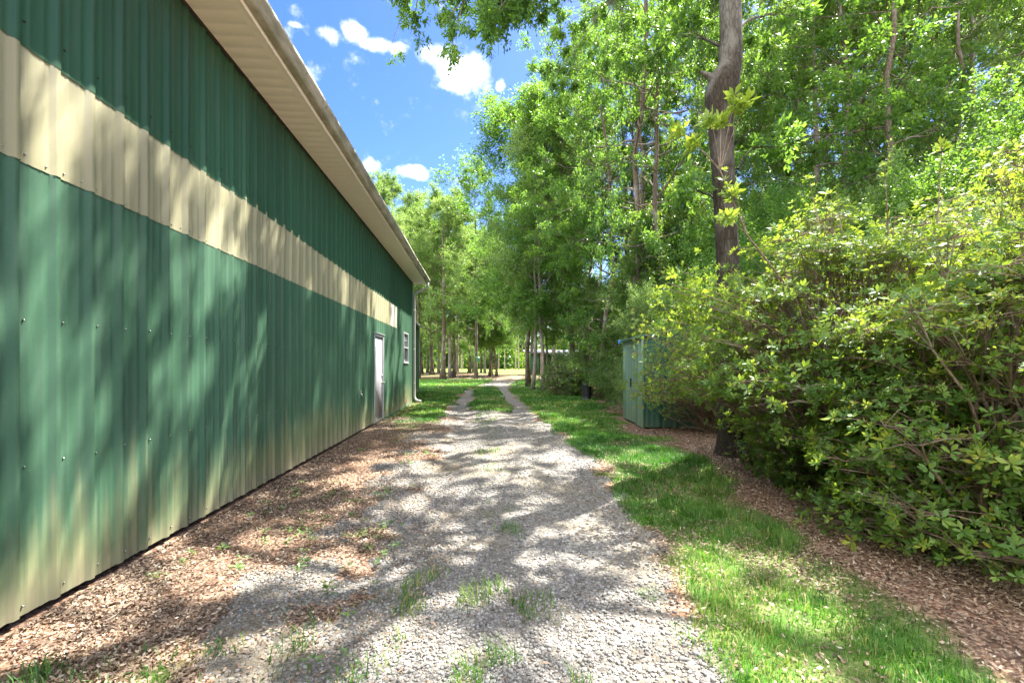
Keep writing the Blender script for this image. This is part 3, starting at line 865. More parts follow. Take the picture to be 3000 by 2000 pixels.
f_ = MB()
shed_face(f_, .0, .42, .03, SH, True, -.0, -1, .12); shed_face(f_, 1.40, shed_len, .03, SH, True, -.0, -1, .12); shed_face(f_, .42, 1.40, 1.72, SH, True, 0, -1, .12)
f_.build('front_wall', M['shed_green_lit'], shed)
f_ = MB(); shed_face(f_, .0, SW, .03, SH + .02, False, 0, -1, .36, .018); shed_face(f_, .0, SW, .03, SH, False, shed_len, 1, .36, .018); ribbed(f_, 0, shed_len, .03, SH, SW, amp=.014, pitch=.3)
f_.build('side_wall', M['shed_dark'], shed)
d_ = MB(); shed_face(d_, .47, .92, .05, 1.68, True, -.012, -1, .15); shed_face(d_, .93, 1.36, .05, 1.68, True, -.020, -1, .15)
sdoor = d_.build('sliding_door', M['shed_green_lit'], shed)
h_ = MB(); h_.bevbox(-.055, -.02, .88, .905, .85, 1.05, .004); h_.build('door_pull', M['dark_gap'], sdoor)
t_ = MB()
for (a, b, c, d) in ((.42, .47, .03, 1.72), (1.36, 1.40, .03, 1.72), (.4701, 1.3599, 1.68, 1.72)):
    t_.bevbox(-.03, .01, a, b, c, d, .004)
t_.build('door_frame', M['shed_green_lit'], shed)
for a, b in ((-.028, .018), (shed_len - .02, shed_len + .012)):
    t_ = MB(); t_.bevbox(-.016, .03, a, b, .02, SH, .005); t_.build('corner_post', M['shed_green_lit'], shed)
r_ = MB()
for xa, xb in ((-.10, SW / 2), (SW + .10, SW / 2)):
    A = np.array([(xa, -.08, SH + .01), (xb, -.08, SH + .26), (xb, shed_len + .08, SH + .26), (xa, shed_len + .08, SH + .01)]); B = A.copy(); B[:, 2] += .05
    r_.add(np.vstack([A, B]), [(0, 3, 2, 1), (4, 5, 6, 7), (0, 1, 5, 4), (1, 2, 6, 5), (2, 3, 7, 6), (3, 0, 4, 7)])
r_.add(np.array([(0, -.02, SH), (SW, -.02, SH), (SW / 2, -.02, SH + .26)]), None, [(0, 1, 2)])
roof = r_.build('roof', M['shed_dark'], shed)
t_ = MB(); t_.bevbox(-.13, -.10, shed_len - .1, shed_len + .09, SH - .02, SH + .08, .005); t_.build('roof_end_cap', M['blue'], roof)

# ------------------------------------------------------------------ black bin at the edge of the bushes
p = at(1719, py=1172, z=0)
bin_ = thing('compost_bin', 'black plastic bin tapering upward at the edge of the dark bushes', 'bin', (p[0], p[1], 0))
b_ = MB(); hB = .62
zs = [0, .03, .05, .2, .25, .4, .45, .56, .58, .62]; rs = [.205, .205, .19, .18, .183, .168, .171, .158, .165, .160]
b_.tube([(0, 0, z) for z in zs], rs, 18)
b_.build('body', M['black_plastic'], bin_, True)
b_ = MB(); b_.tube([(0, 0, .625), (0, 0, .635), (0, 0, .66), (0, 0, .668)], [.172, .172, .12, .03], 18); b_.tube([(-.05, 0, .67), (-.04, 0, .70), (.04, 0, .70), (.05, 0, .67)], .01, 6)
b_.build('lid', M['black_plastic'], bin_, True)

# ------------------------------------------------------------------ far pavilion with green end wall, wooden fence, gate, birdhouse
pv = thing('pole_shed', 'open pole shed with pale metal roof far down the driveway on the right', 'shed', tuple(at(1556, 62)), -YAW)
SX_ = F / 62
L_ = 130 / SX_ + 2; zt = 1.36 + (1069 - 1036) / SX_; zb = 1.36 + (1069 - 1022) / SX_
r_ = MB()
A = np.array([(-.4, -.4, zt), (L_, -.4, zt), (L_, 5.5, zb - .1), (-.4, 5.5, zb - .1)]); B = A.copy(); B[:, 2] += .16
r_.add(np.vstack([A, B]), [(0, 3, 2, 1), (4, 5, 6, 7), (0, 1, 5, 4), (1, 2, 6, 5), (2, 3, 7, 6), (3, 0, 4, 7)])
r_.build('roof', M['roof_old'], pv)
w_ = MB(); w_.box(0, 1.1, 0, .08, .0, zt - .01); w_.box(0, .08, .081, 5, 0, zt - .01); w_.build('end_wall', M['green_wall'], pv)
w_ = MB(); w_.box(1.1, L_ - .2, 4.6, 4.75, 0, zt + .2); w_.build('back_wall', M['shed_dark'], pv)
for k in range(4):
    w_ = MB(); xk = 1.3 + k * (L_ - 1.8) / 3; w_.bevbox(xk - .07, xk + .07, .0, .14, 0, zt - .02, .01); w_.build('post', M['wood_old'], pv)

fp = at(1672, 30)
fence = thing('board_fence', 'weathered vertical board fence glimpsed behind the dark bushes', 'fence', (fp[0], fp[1], 0), -.25)
b_ = MB(); rngf = np.random.default_rng(4)
for k in range(34):
    hh_ = 1.75 + rngf.normal(0, .02)
    b_.box(k * .15, k * .15 + .132, 0, .022, .05, hh_)
b_.build('boards', M['wood_old'], fence)
b_ = MB(); b_.box(-.02, 5.1, .0235, .07, .45, .54); b_.box(-.02, 5.1, .0235, .07, 1.35, 1.44); b_.build('rails', M['rail_wood'], fence)
for k in range(3):
    b_ = MB(); b_.bevbox(.05 + k * 2.4, .15 + k * 2.4, .072, .17, 0, 1.85, .01); b_.build('post', M['rail_wood'], fence)

gp_ = at(1447, 53); gate = thing('ladder_gate', 'small wooden rung gate between the slim trunks left of the driveway end', 'gate', (gp_[0], gp_[1], 0), -YAW)
wd = 13 / (F / 53)
for xk in (-wd / 2, wd / 2):
    b_ = MB(); b_.bevbox(xk - .05, xk + .05, -.05, .05, 0, 1.5, .01); b_.build('post', M['rail_wood'], gate)
for k in range(5):
    b_ = MB(); b_.bevbox(-wd / 2 + .051, wd / 2 - .051, -.02, .02, .22 + k * .28, .31 + k * .28, .008); b_.build('rung', M['wood_old'], gate)

# ------------------------------------------------------------------ trees
def leaf_quads(rng, T0, TD, TL, per, L, w, droop=.25, up=.9, jit=.05, tint0=.45, tvar=.16, clump=None):
    """leaves along twigs: returns verts, quads, tint"""
    m = len(T0)
    i = np.repeat(np.arange(m), per); n = len(i)
    s = rng.random(n) ** .8
    P = T0[i] + TD[i] * (TL[i] * s)[:, None] + rng.normal(0, jit, (n, 3))
    P[:, 2] -= droop * .35 * (TL[i] * s) ** 2
    D = norm(TD[i] * .6 + rng.normal(0, .6, (n, 3)) + np.array([0, 0, -droop]))
    N = norm(rng.normal(0, .55, (n, 3)) + np.array([0, 0, up]))
    S = norm(np.cross(D, N)); N = np.cross(S, D)
    ll = (L * rng.uniform(.65, 1.25, n))[:, None]
    mid = P + D * ll * .5 - N * ll * .08
    Vv = np.stack([P, mid + S * ll * w, P + D * ll + N * ll * .02, mid - S * ll * w], 1).reshape(-1, 3)
    q_ = (np.arange(n) * 4)[:, None] + np.arange(4)[None]
    tw = rng.normal(0, tvar, m) if clump is None else clump + rng.normal(0, tvar * .6, m)
    tint = np.clip(tint0 + tw[i] + rng.normal(0, .12, n), 0, 1)
    return Vv, q_, np.repeat(tint, 4)


def rot_dirs(D, yaw, pitch):
    """rotate direction(s) D by yaw about z and change elevation by pitch"""
    az = np.arctan2(D[..., 1], D[..., 0]) + yaw
    el = np.arcsin(np.clip(D[..., 2], -1, 1)) + pitch
    return np.stack([np.cos(el) * np.cos(az), np.cos(el) * np.sin(az), np.sin(el)], -1)


def grow(seed, H, cb, cr, nl, r0, L=.10, w=.22, per=26, sub=7, tw=6, shape='oval', trunk=None, tr=None, droop=.25, jit=.05,
         twig_len=(.35, .8), tint0=.45, extra=(), elev=(.15, .75), gap=0.0, bare=(), sides=10, up=.9, dirbias=None, wobk=1.0, tufts=(), limbs=()):
    """a tree: wood mesh data and crown mesh data"""
    rng = np.random.default_rng(seed)
    wood = MB()
    if trunk is None:
        n = 16; t = np.linspace(0, 1, n)
        wob = np.cumsum(rng.normal(0, .012 * wobk * H / 12, (n, 2)), 0); wob -= wob[0]
        trunk = np.stack([wob[:, 0] * 1.6, wob[:, 1] * 1.6, t * H * .96], -1)
        tr = r0 * ((1 - t) ** .8 * .93 + .04) + r0 * .55 * np.exp(-t * H / .35)
    trunk = np.asarray(trunk, float); tr = np.asarray(tr, float)
    # densify the trunk so flare and wobble read
    wood.tube(trunk, tr, sides)
    ht = trunk[:, 2]
    T0, TD, TL, CL = [], [], [], []

    def spray(p, d, length, r, k_sub, k_tw):
        cl = rng.normal(0, .12)
        m = 5; s = np.linspace(0, 1, m)
        bend = rng.normal(0, .12, 3)
        Q = p + d * (length * s)[:, None] + bend * (length * s ** 2)[:, None] + np.array([0, 0, 1.0]) * ((.12 - droop * .9) * length * s ** 2)[:, None]
        wood.tube(Q, r * (1 - s * .75), 4, False)
        for a in range(k_sub):
            u = rng.uniform(.25, 1)
            b0 = p + d * length * u + bend * length * u ** 2 + np.array([0, 0, (.12 - droop * .9) * length * u * u])
            bd = rot_dirs(d, rng.normal(0, .8), rng.normal(-.05, .35))
            bl = length * rng.uniform(.25, .5) * (1.25 - u * .5)
            k = k_tw
            st = b0 + bd * (bl * rng.uniform(.2, 1, k))[:, None]
            T0.append(st); TD.append(norm(rot_dirs(np.repeat(bd[None], k, 0), rng.normal(0, .9, k), rng.normal(-.1, .45, k))))
            TL.append(rng.uniform(*twig_len, k)); CL.append(np.full(k, cl) + rng.normal(0, .06))
            wood.tube([b0, b0 + bd * bl * .5, b0 + bd * bl], [r * .35, r * .25, r * .12], 3, False)

    ga = rng.uniform(0, 6.28)
    for i in range(nl):
        f = (i + rng.uniform(.2, .8)) / nl
        h = cb + (H - cb) * f * .97
        if shape == 'oval':
            prof = math.sin(math.pi * (.18 + .80 * f)) ** .7
        elif shape == 'cone':
            prof = (1 - f) ** .8 * .95 + .12
        elif shape == 'vase':
            prof = .45 + .55 * math.sin(math.pi * min(1, f * .95 + .12))
        else:
            prof = .9 - .5 * f
        ga += 2.399 + rng.normal(0, .35)
        ang = ga
        ln = cr * prof * rng.uniform(.72, 1.15)
        if dirbias is not None:
            ln *= 1 + dirbias[1] * math.cos(ang - dirbias[0])
        el = elev[0] + (elev[1] - elev[0]) * f + rng.normal(0, .12)
        p = np.array([np.interp(h, ht, trunk[:, 0]), np.interp(h, ht, trunk[:, 1]), h])
        rr = np.interp(h, ht, tr) * .36
        d = np.array([math.cos(ang) * math.cos(el), math.sin(ang) * math.cos(el), math.sin(el)])
        m = 7; s = np.linspace(0, 1, m)
        bend = rng.normal(0, .16, 3); bend[2] += .10 - droop * .5 * (1 - f)
        Q = p + d * (ln * s)[:, None] + bend * (ln * s ** 2)[:, None]
        Q[1:-1] += rng.normal(0, .03 * ln, (m - 2, 3))
        wood.tube(Q, rr * (1 - s * .82), 6, False)
        if rng.random() < gap:
            continue
        for u in np.linspace(.35, 1, 4):
            k = min(int(u * (m - 1)), m - 2); fr_ = u * (m - 1) - k
            b0 = Q[k] * (1 - fr_) + Q[k + 1] * fr_
            dd = norm(Q[min(k + 1, m - 1)] - Q[k] + 1e-6)
            for e in range(2 if u < .99 else 1):
                spray(b0, rot_dirs(dd, rng.normal(0, .75), rng.normal(0, .3)), ln * rng.uniform(.28, .45) + .35, rr * .38, sub, tw)
    for (p0, p1, rad, n_spr, slen) in extra:      # explicit limbs
        p0 = np.asarray(p0, float); p1 = np.asarray(p1, float); m = 9; s = np.linspace(0, 1, m)
        ln = np.linalg.norm(p1 - p0)
        Q = p0 + (p1 - p0) * s[:, None] + np.array([0, 0, 1.0]) * (np.sin(s * math.pi) * .12 * ln)[:, None]
        Q[1:-1] += rng.normal(0, .015 * ln, (m - 2, 3))
        wood.tube(Q, rad * (1 - s * .85), 6, False)
        for k in range(n_spr):
            u = rng.uniform(.42, 1.0); j = min(int(u * (m - 1)), m - 2); fr_ = u * (m - 1) - j
            b0 = Q[j] * (1 - fr_) + Q[j + 1] * fr_
            dd = norm(Q[j + 1] - Q[j])
            spray(b0, rot_dirs(dd, rng.normal(0, .8), rng.normal(-.25, .3)), slen * rng.uniform(.6, 1.2), .012, sub, tw)
    for l in limbs:
        wood.tube(l, np.linspace(.035, .01, len(l)), 6, False)
    for a, b in tufts:
        q = np.linspace(0, 1, 4)[:, None]
        wood.tube(a + (b - a) * q + rng.normal(0, .03, (4, 3)) * np.sin(q * math.pi), [.012, .009, .006, .004], 4, False)
        spray(b - norm(b - a + 1e-6) * .12, rot_dirs(norm(b - a + 1e-6), 0, 0), rng.uniform(.14, .28), .005, 2, 3)
    for (h, ang, ln) in bare:
        p = np.array([np.interp(h, ht, trunk[:, 0]), np.interp(h, ht, trunk[:, 1]), h]); s = np.linspace(0, 1, 6)
        Q = p + np.array([math.cos(ang), math.sin(ang), .25]) * (ln * s)[:, None] + np.cumsum(rng.normal(0, .05 * ln, (6, 3)), 0)
        wood.tube(Q, np.interp(h, ht, tr) * .35 * (1 - s * .85), 5, False)
    V_, q_, t_ = leaf_quads(rng, np.concatenate(T0), np.concatenate(TD), np.concatenate(TL), per, L, w, droop, up, jit, clump=np.concatenate(CL), tint0=tint0)
    return wood, (V_, q_, t_)


def make_tree(name, label, cat, loc, data, barkm, leafm, group=None, rz=0., sc=1.):
    wood, (V_, q_, t_) = data
    o = thing(name, label, cat, loc, rz, group); o.scale = (sc,) * 3 if np.isscalar(sc) else sc
    wood.build('trunk', M[barkm], o, True)
    mesh_np('crown', V_, q_, None, M[leafm], o, False, {'tint': t_})
    return o


def copy_tree(src, label, loc, rz, sc, group=None, leafm=None, barkm=None):
    r = src.copy(); COL.objects.link(r); r.location = loc; r.rotation_euler = (0, 0, rz); r.scale = (sc,) * 3 if np.isscalar(sc) else sc
    r['label'] = label
    if group: r['group'] = group
    for c in src.children:
        d = c.copy(); COL.objects.link(d); d.parent = r
        want = leafm if c.name.startswith('crown') else barkm
        if want:
            d.material_slots[0].link = 'OBJECT'; d.material_slots[0].material = M[want]
    return r


# ---- the big grey trunk on the right, kinked, its crown spreading over the driveway
ZM = 6.6
tp = [(2155, -.0, 78), (2153, .12, 58), (2150, .35, 47), (2148, .7, 44), (2146, 1.3, 42), (2139, 2.2, 35), (2131, 3.0, 33), (2125, 3.5, 32), (2119, 4.13, 33), (2111, 4.87, 37), (2111, 5.15, 47), (2116, 5.42, 49), (2128, 5.56, 42), (2138, 5.68, 35), (2140, 5.85, 35), (2141, 6.2, 32), (2138, 7.2, 31)]
bx = at(2152, ZM)
tk = [np.array([*(at(px, ZM)[:2] - bx[:2]), z]) for px, z, hw in tp]; trr = [hw * .94 / F * ZM for px, z, hw in tp]
rm = np.random.default_rng(3)
for k, (z, r) in enumerate(((9, .135), (11, .12), (13, .1), (15, .08), (17, .055), (19, .02))):
    tk.append(np.array([.02 + rm.normal(0, .18), rm.normal(0, .18), z])); trr.append(r)
tk = np.array(tk); trr = np.array(trr)
# resample densely
zz = np.concatenate([np.linspace(0, .6, 7), np.linspace(.75, 7.4, 40), np.linspace(7.8, 19, 20)])
tk = np.stack([np.interp(zz, tk[:, 2], tk[:, 0]), np.interp(zz, tk[:, 2], tk[:, 1]), zz], -1); trr = np.interp(zz, [z for _, z, _ in tp] + [9, 11, 13, 15, 17, 19], trr)


def rel(px, py, Z):
    p = at(px, Z, py=py); return p - np.array([bx[0], bx[1], 0])


ov = [((0, 0, 8.6), rel(1200, -5, 9.2), .04, 30, .95), ((0, 0, 8.9), rel(1330, 25, 9.0), .04, 32, .9), ((0, 0, 9.2), rel(1460, 0, 8.4), .04, 28, .85),
      ((0, 0, 8.0), rel(1390, -190, 8.5), .06, 8, 1.1), ((0, 0, 10), rel(1250, -190, 9.5), .06, 8, 1.1),
      ((-.2, 0, 5.35), (-.55, -.05, 5.55), .10, 0, .3),
      ((-.05, 0, 5.9), (-.7, .3, 6.3), .025, 3, .5), ((.05, 0, 6.2), (.8, .2, 6.6), .025, 3, .5), ((.05, 0, 4.2), (.6, .3, 4.7), .02, 3, .45), ((-.1, 0, 3.6), (-.6, .5, 4.1), .02, 3, .5)]
# leafy tips added along sun rays, mostly unseen, to dapple wall and driveway
tips = []
for gx in np.arange(-4.4, 2.6, .43):
    for gy in np.arange(-.5, 10, .43):
        if rm.random() < .34:
            continue
        z = rm.uniform(9.2, 13.5)
        p = np.array([gx + rm.normal(0, .12), gy + rm.normal(0, .12), 0]) + SUN / SUN[2] * z
        Zc = p @ FWD; pxx = 1500 + F * (p @ RGT) / Zc; pyy = HZ - F * (z - CAM[2]) / Zc
        if pyy > -60 and pxx < 1600:
            continue
        tips.append(p - np.array([bx[0], bx[1], 0]))
tips = np.array(tips)
ends = tips[rm.choice(len(tips), 18, replace=False)]
tufts = []
lim = []
for e in ends:
    p0 = np.array([0, 0, rm.uniform(7.8, 9.6)]); q = np.linspace(0, 1, 9)[:, None]
    lim.append(p0 + (e - p0) * q + np.array([0, 0, 1.0]) * np.sin(q * math.pi) * .06 * np.linalg.norm(e - p0) + rm.normal(0, .05, (9, 3)) * q)
allp = np.concatenate([l[2:] for l in lim])
for p in tips:
    k = np.argmin(np.linalg.norm(allp - p, axis=1)); tufts.append((allp[k], p))
data = grow(11, 19.5, 8.2, 5.2, 28, .2, L=.10, w=.19, per=36, sub=3, tw=2, twig_len=(.14, .32), jit=.04, trunk=tk, tr=trr, extra=ov, elev=(.05, .8), droop=.3, sides=18, tint0=.46, gap=.55, dirbias=(-.3, .5), tufts=tufts, limbs=lim)
make_tree('oak_tree', 'tall grey oak with a kinked trunk and dark base standing in the leaf litter', 'tree', tuple(bx), data, 'bark_oak', 'leaf_oak')

# ---- prototypes
P_ = {}
P_['oak_a'] = grow(21, 20, 4.5, 4.6, 34, .22, L=.12, w=.24, per=26, sub=3, tw=4, twig_len=(.3, .65), tint0=.46, gap=.22)
P_['oak_b'] = grow(22, 18, 3.5, 4.0, 32, .19, L=.12, w=.24, per=26, sub=3, tw=4, twig_len=(.3, .65), tint0=.5, gap=.22, elev=(.2, .9), shape='vase')
P_['oak_c'] = grow(23, 21, 8.0, 4.4, 28, .24, L=.13, w=.24, per=13, sub=6, tw=6, tint0=.5, bare=((5.5, 2.6, 2.2), (6.5, 2.9, 1.8)))
P_['slim'] = grow(24, 15, 3.0, 2.3, 26, .10, wobk=2.5, L=.11, w=.24, per=11, sub=5, tw=6, tint0=.48, elev=(.25, .9))
P_['evergreen'] = grow(25, 10, .9, 2.6, 34, .13, L=.11, w=.22, per=20, sub=3, tw=5, tint0=.42, gap=.15, shape='cone', droop=.35, elev=(-.05, .6), up=.5)
P_['understory'] = grow(26, 6.5, .5, 2.2, 26, .07, L=.09, w=.24, per=22, sub=3, tw=4, tint0=.5, gap=.2, shape='vase', elev=(.1, .9))
P_['oak_s'] = grow(31, 19, 4.2, 4.4, 30, .17, wobk=5, L=.12, w=.25, per=36, sub=3, tw=3, twig_len=(.3, .6), jit=.07, tint0=.5, elev=(.1, .9), shape='vase', gap=.25)
P_['thin'] = grow(32, 17, 6.0, 2.6, 18, .12, wobk=5, L=.12, w=.25, per=28, sub=2, tw=3, twig_len=(.3, .6), tint0=.5, elev=(.1, .8), gap=.2)
P_['pine'] = grow(27, 22, 13, 2.6, 22, .2, L=.20, w=.05, per=26, sub=5, tw=5, tint0=.5, shape='oval', elev=(.0, .6))
PM = {'oak_s': ('broadleaf_tree', 'bark', 'leaf_oak'), 'thin': ('slim_tree', 'bark', 'leaf_oak'), 'oak_a': ('broadleaf_tree', 'bark', 'leaf_oak'), 'oak_b': ('broadleaf_tree', 'bark_grey', 'leaf_oak'), 'oak_c': ('broadleaf_tree', 'bark', 'leaf_pale'), 'slim': ('slim_tree', 'bark', 'leaf_oak'),
      'evergreen': ('evergreen_tree', 'bark', 'leaf_dark'), 'understory': ('understory_tree', 'bark', 'leaf_oak'), 'pine': ('pine_tree', 'bark_pine', 'leaf_dark')}
SRC = {}
rngt = np.random.default_rng(101)


def plant(kind, px, Z, label, sc=1.0, rz=None, leafm=None, barkm=None, group=None, lean=None):
    p = at(px, Z); rz = rngt.uniform(0, 6.28) if rz is None else rz
    nm, bm_, lm = PM[kind]
    if kind not in SRC:
        o = SRC[kind] = make_tree(nm, label, 'tree', tuple(p), P_[kind], barkm or bm_, leafm or lm, group, rz, sc)
    else:
        o = copy_tree(SRC[kind], label, tuple(p), rz, sc, group, leafm or lm, barkm or bm_)
    if lean:
        o.rotation_euler = (lean[0], lean[1], rz)
    return o


# named trees along the driveway (photo pixel, depth)
plant('oak_s', 1852, 15, 'tall pale barked tree rising behind the dark evergreens, left of the kinked oak', (.84, .84, 1.16), 1.0)
plant('oak_s', 1958, 13.8, 'tall grey tree close behind the garden shed, crown reaching over the grass', (.62, .62, .95), 2.2)
plant('slim', 1549, 28.8, 'dark trunked tree right of the driveway with a flared foot', (1.55, 1.55, 1.18), .4)
plant('slim', 1560, 24.2, 'slender leaning grey tree right of the driveway, in front of the flared trunk', (1.0, 1.0, .95), 2.9, barkm='bark_grey', leafm='leaf_pale', lean=(0, -.035))
plant('slim', 1590, 23.5, 'slender grey tree between the leaning one and the dark bushes', (1.05, 1.05, 1.0), 4.1, barkm='bark_grey')
plant('slim', 1606, 27.5, 'thin brown tree just behind the slender grey one by the bushes', (.9, .9, .9), 5.0, leafm='leaf_pale')
plant('oak_s', 1690, 24, 'broad tall tree standing over the pole shed and the bushes', (1.0, 1.0, .93), 3.3)
plant('oak_s', 1757, 18.5, 'tree with reddish brown forked stems in the dark wood behind the shed', (.8, .8, .72), 5.5, barkm='bark')
# left cluster
plant('oak_c', 1298, 43, 'dark flared trunk nearest the driveway grass left of the lane', (1.0, 1.0, .8), .3)
plant('oak_a', 1319, 50, 'grey trunk touching its darker twin near the lawn edge', (.9, .9, .86), 1.2, leafm='leaf_pale', barkm='bark_grey')
plant('oak_c', 1329, 50.5, 'dark trunk touching its grey twin near the lawn edge', (.75, .75, .84), 2.4, leafm='leaf_oak')
plant('oak_c', 1266, 64, 'stout brown trunk just right of the barn downspout', (1.2, 1.2, .9), 3.6)
plant('oak_a', 1252, 80, 'grey trunk with a curved side branch behind the stout brown one', (1.1, 1.1, .9), 4.4, leafm='leaf_pale')
plant('slim', 1339, 88, 'thin lone trunk at the near edge of the sunny meadow', (1.6, 1.6, 1.2), 1.9)
plant('slim', 1386, 84, 'thin dark trunk behind the birdhouse tree', (1.5, 1.5, 1.2), .9)
plant('oak_a', 1395, 45, 'trunk carrying a small green birdhouse left of the lane', (.8, .8, 1.03), 2.0)
plant('slim', 1409, 80, 'straight thin trunk right of the birdhouse tree', (1.5, 1.5, 1.15), 3.5)
plant('oak_b', 1421, 76, 'mottled trunk standing behind the rung gate', (.9, .9, .95), 4.8)
plant('slim', 1433, 53, 'slim trunk left of the rung gate, curving in at its foot', (1.2, 1.2, 1.0), 2.6)
plant('slim', 1440, 54.5, 'upright trunk touching the left post of the rung gate', (1.5, 1.5, 1.1), 1.3)
plant('slim', 1455, 53, 'leaning trunk at the right post of the rung gate', (1.4, 1.4, .95), 4.2, lean=(0, .10))
# crowns that close the view beyond the barn
bgl = [('oak_c', 1150, 50, 1.0), ('oak_a', 1200, 58, 1.05), ('oak_c', 1235, 72, 1.15), ('oak_b', 1100, 56, 1.1), ('oak_a', 1040, 62, 1.05), ('oak_c', 960, 56, 1.0), ('oak_b', 860, 60, 1.1), ('oak_c', 1225, 47, .8), ('oak_b', 1340, 66, 1.15), ('oak_c', 1375, 74, 1.1), ('oak_b', 1285, 76, 1.2), ('oak_b', 1420, 90, 1.2), ('oak_b', 1180, 66, 1.2)]
for k, (kd, px, Z, s) in enumerate(bgl):
    plant(kd, px, Z, 'tall sunlit tree whose crown shows above the barn roof and behind its far end', s, leafm='leaf_pale', group='sunlit trees behind the barn')
# dense wood on the right
wood_l = [('oak_s', 1700, 33, 1.0), ('oak_s', 1800, 27, 1.05), ('oak_s', 1930, 22, .95), ('oak_a', 2640, 18, 1.0),
          ('oak_b', 2860, 17, 1.0), ('oak_b', 2300, 26, 1.1), ('oak_a', 2060, 29, 1.1), ('oak_a', 2600, 27, 1.1), ('oak_b', 2950, 25, 1.1), ('oak_a', 3400, 20, 1.0), ('oak_b', 1620, 42, 1.1), ('oak_a', 1760, 46, 1.1),
          ('oak_b', 1960, 40, 1.1), ('oak_a', 2200, 40, 1.1), ('oak_b', 2500, 40, 1.1), ('oak_a', 2850, 40, 1.1), ('oak_c', 1560, 64, 1.0), ('oak_a', 2060, 22, .95), ('oak_b', 2400, 18.5, 1.0), ('oak_b', 2130, 24, 1.0), ('oak_a', 2330, 22, .9), ('oak_b', 1700, 29, .95), ('oak_a', 1850, 26, .9), ('oak_a', 2520, 21, .9), ('oak_a', 2750, 22, 1.05), ('oak_b', 3150, 19, 1.05)]
for k, (kd, px, Z, s) in enumerate(wood_l):
    plant(kd, px, Z, 'tall leafy tree standing deep in the crowded wood on the right', s, group='trees crowded in the wood on the right', leafm='leaf_dark' if k % 6 == 0 else ('leaf_pale' if k % 6 == 3 else 'leaf_oak'))
plant('thin', 2475, 15, 'thin dark straight trunk in the wood, right of the kinked oak', (.9, .9, 1.15), 3.0)
plant('thin', 2600, 12.6, 'leaning pale trunk in the wood, behind the tall azalea tops', (1.1, 1.1, 1.1), 1.0, lean=(0, .07))
plant('thin', 2790, 15, 'thin trunk in the wood at the far right above the azaleas', (1.0, 1.0, 1.1), 2.0)
# trees outside the frame whose crowns hang over the driveway and shade the barn
#plant('oak_b', 3300, 5.2, 'shade tree standing right of the near azalea, crown over the driveway', (.85, .85, .85), .6)
# understory
ev = [(1730, 20.5, .5), (1860, 16.6, .42), (1890, 14.8, .6), (2010, 15.5, .75)]
for k, (px, Z, s) in enumerate(ev):
    plant('evergreen', px, Z, ['dark glossy evergreen beside the black bin', 'low dark evergreen between the bin and the shed',
                               'tall dark evergreen rising over the garden shed', 'tallest dark evergreen behind the kinked oak'][k], s)
us = [(1905, 12.4, .48), (2080, 10.5, .5), (2230, 9, .55), (2350, 12, .8), (2560, 10.5, .75), (2760, 8.5, .7), (3000, 8, .8), (2150, 14, .9), (2700, 14, 1.0), (2420, 8, .45), (3250, 9, .9), (2950, 12, 1.0), (1850, 21, .6), (2120, 12.5, .75), (1980, 17, .9), (2320, 15, 1.0), (2560, 16, 1.1), (2820, 13, 1.0), (1900, 19, .8), (1690, 24, .7), (1780, 20, .7)]
for k, (px, Z, s) in enumerate(us):
    plant('understory', px, Z, 'leafy understory tree filling the gap between the azaleas and the tall wood', s, group='understory of the wood on the right', leafm='leaf_oak' if k % 4 else 'leaf_pale')
# pines beyond the meadow
pn = [(1268, 150, 1.), (1285, 128, .9), (1352, 140, 1.), (1356, 150, .9), (1368, 170, 1.), (1376, 145, 1.05), (1404, 165, .9), (1461, 150, 1.0), (1479, 132, .9), (1520, 135, 1.05), (1511, 140, 1.0), (1530, 170, 1.0), (1240, 160, 1.0), (1600, 150, 1.0)]
for k, (px, Z, s) in enumerate(pn):
    plant('pine', px, Z, 'pale bare trunked pine standing beyond the sunny meadow', s * .9, group='pines beyond the meadow')

# birdhouse hung on the trunk left of the lane
bp = at(1400, 44.55, py=1052)
bh = thing('birdhouse', 'small dark green birdhouse on a trunk left of the lane', 'birdhouse', tuple(bp), -YAW)
b_ = MB(); b_.bevbox(-.16, .16, -.14, .14, -.22, .12, .01); b_.build('box', M['green_trim'], bh)
b_ = MB(); A = np.array([(-.22, -.2, .11), (.22, -.2, .11), (.22, .2, .24), (-.22, .2, .24)]); B = A + np.array([0, 0, .03]); b_.add(np.vstack([A, B]), [(0, 3, 2, 1), (4, 5, 6, 7), (0, 1, 5, 4), (1, 2, 6, 5), (2, 3, 7, 6), (3, 0, 4, 7)]); b_.build('roof', M['shed_dark'], bh)
b_ = MB(); b_.tube([(0, -.139, 0), (0, -.143, 0)], .04, 10); b_.build('entrance', M['dark_gap'], bh)

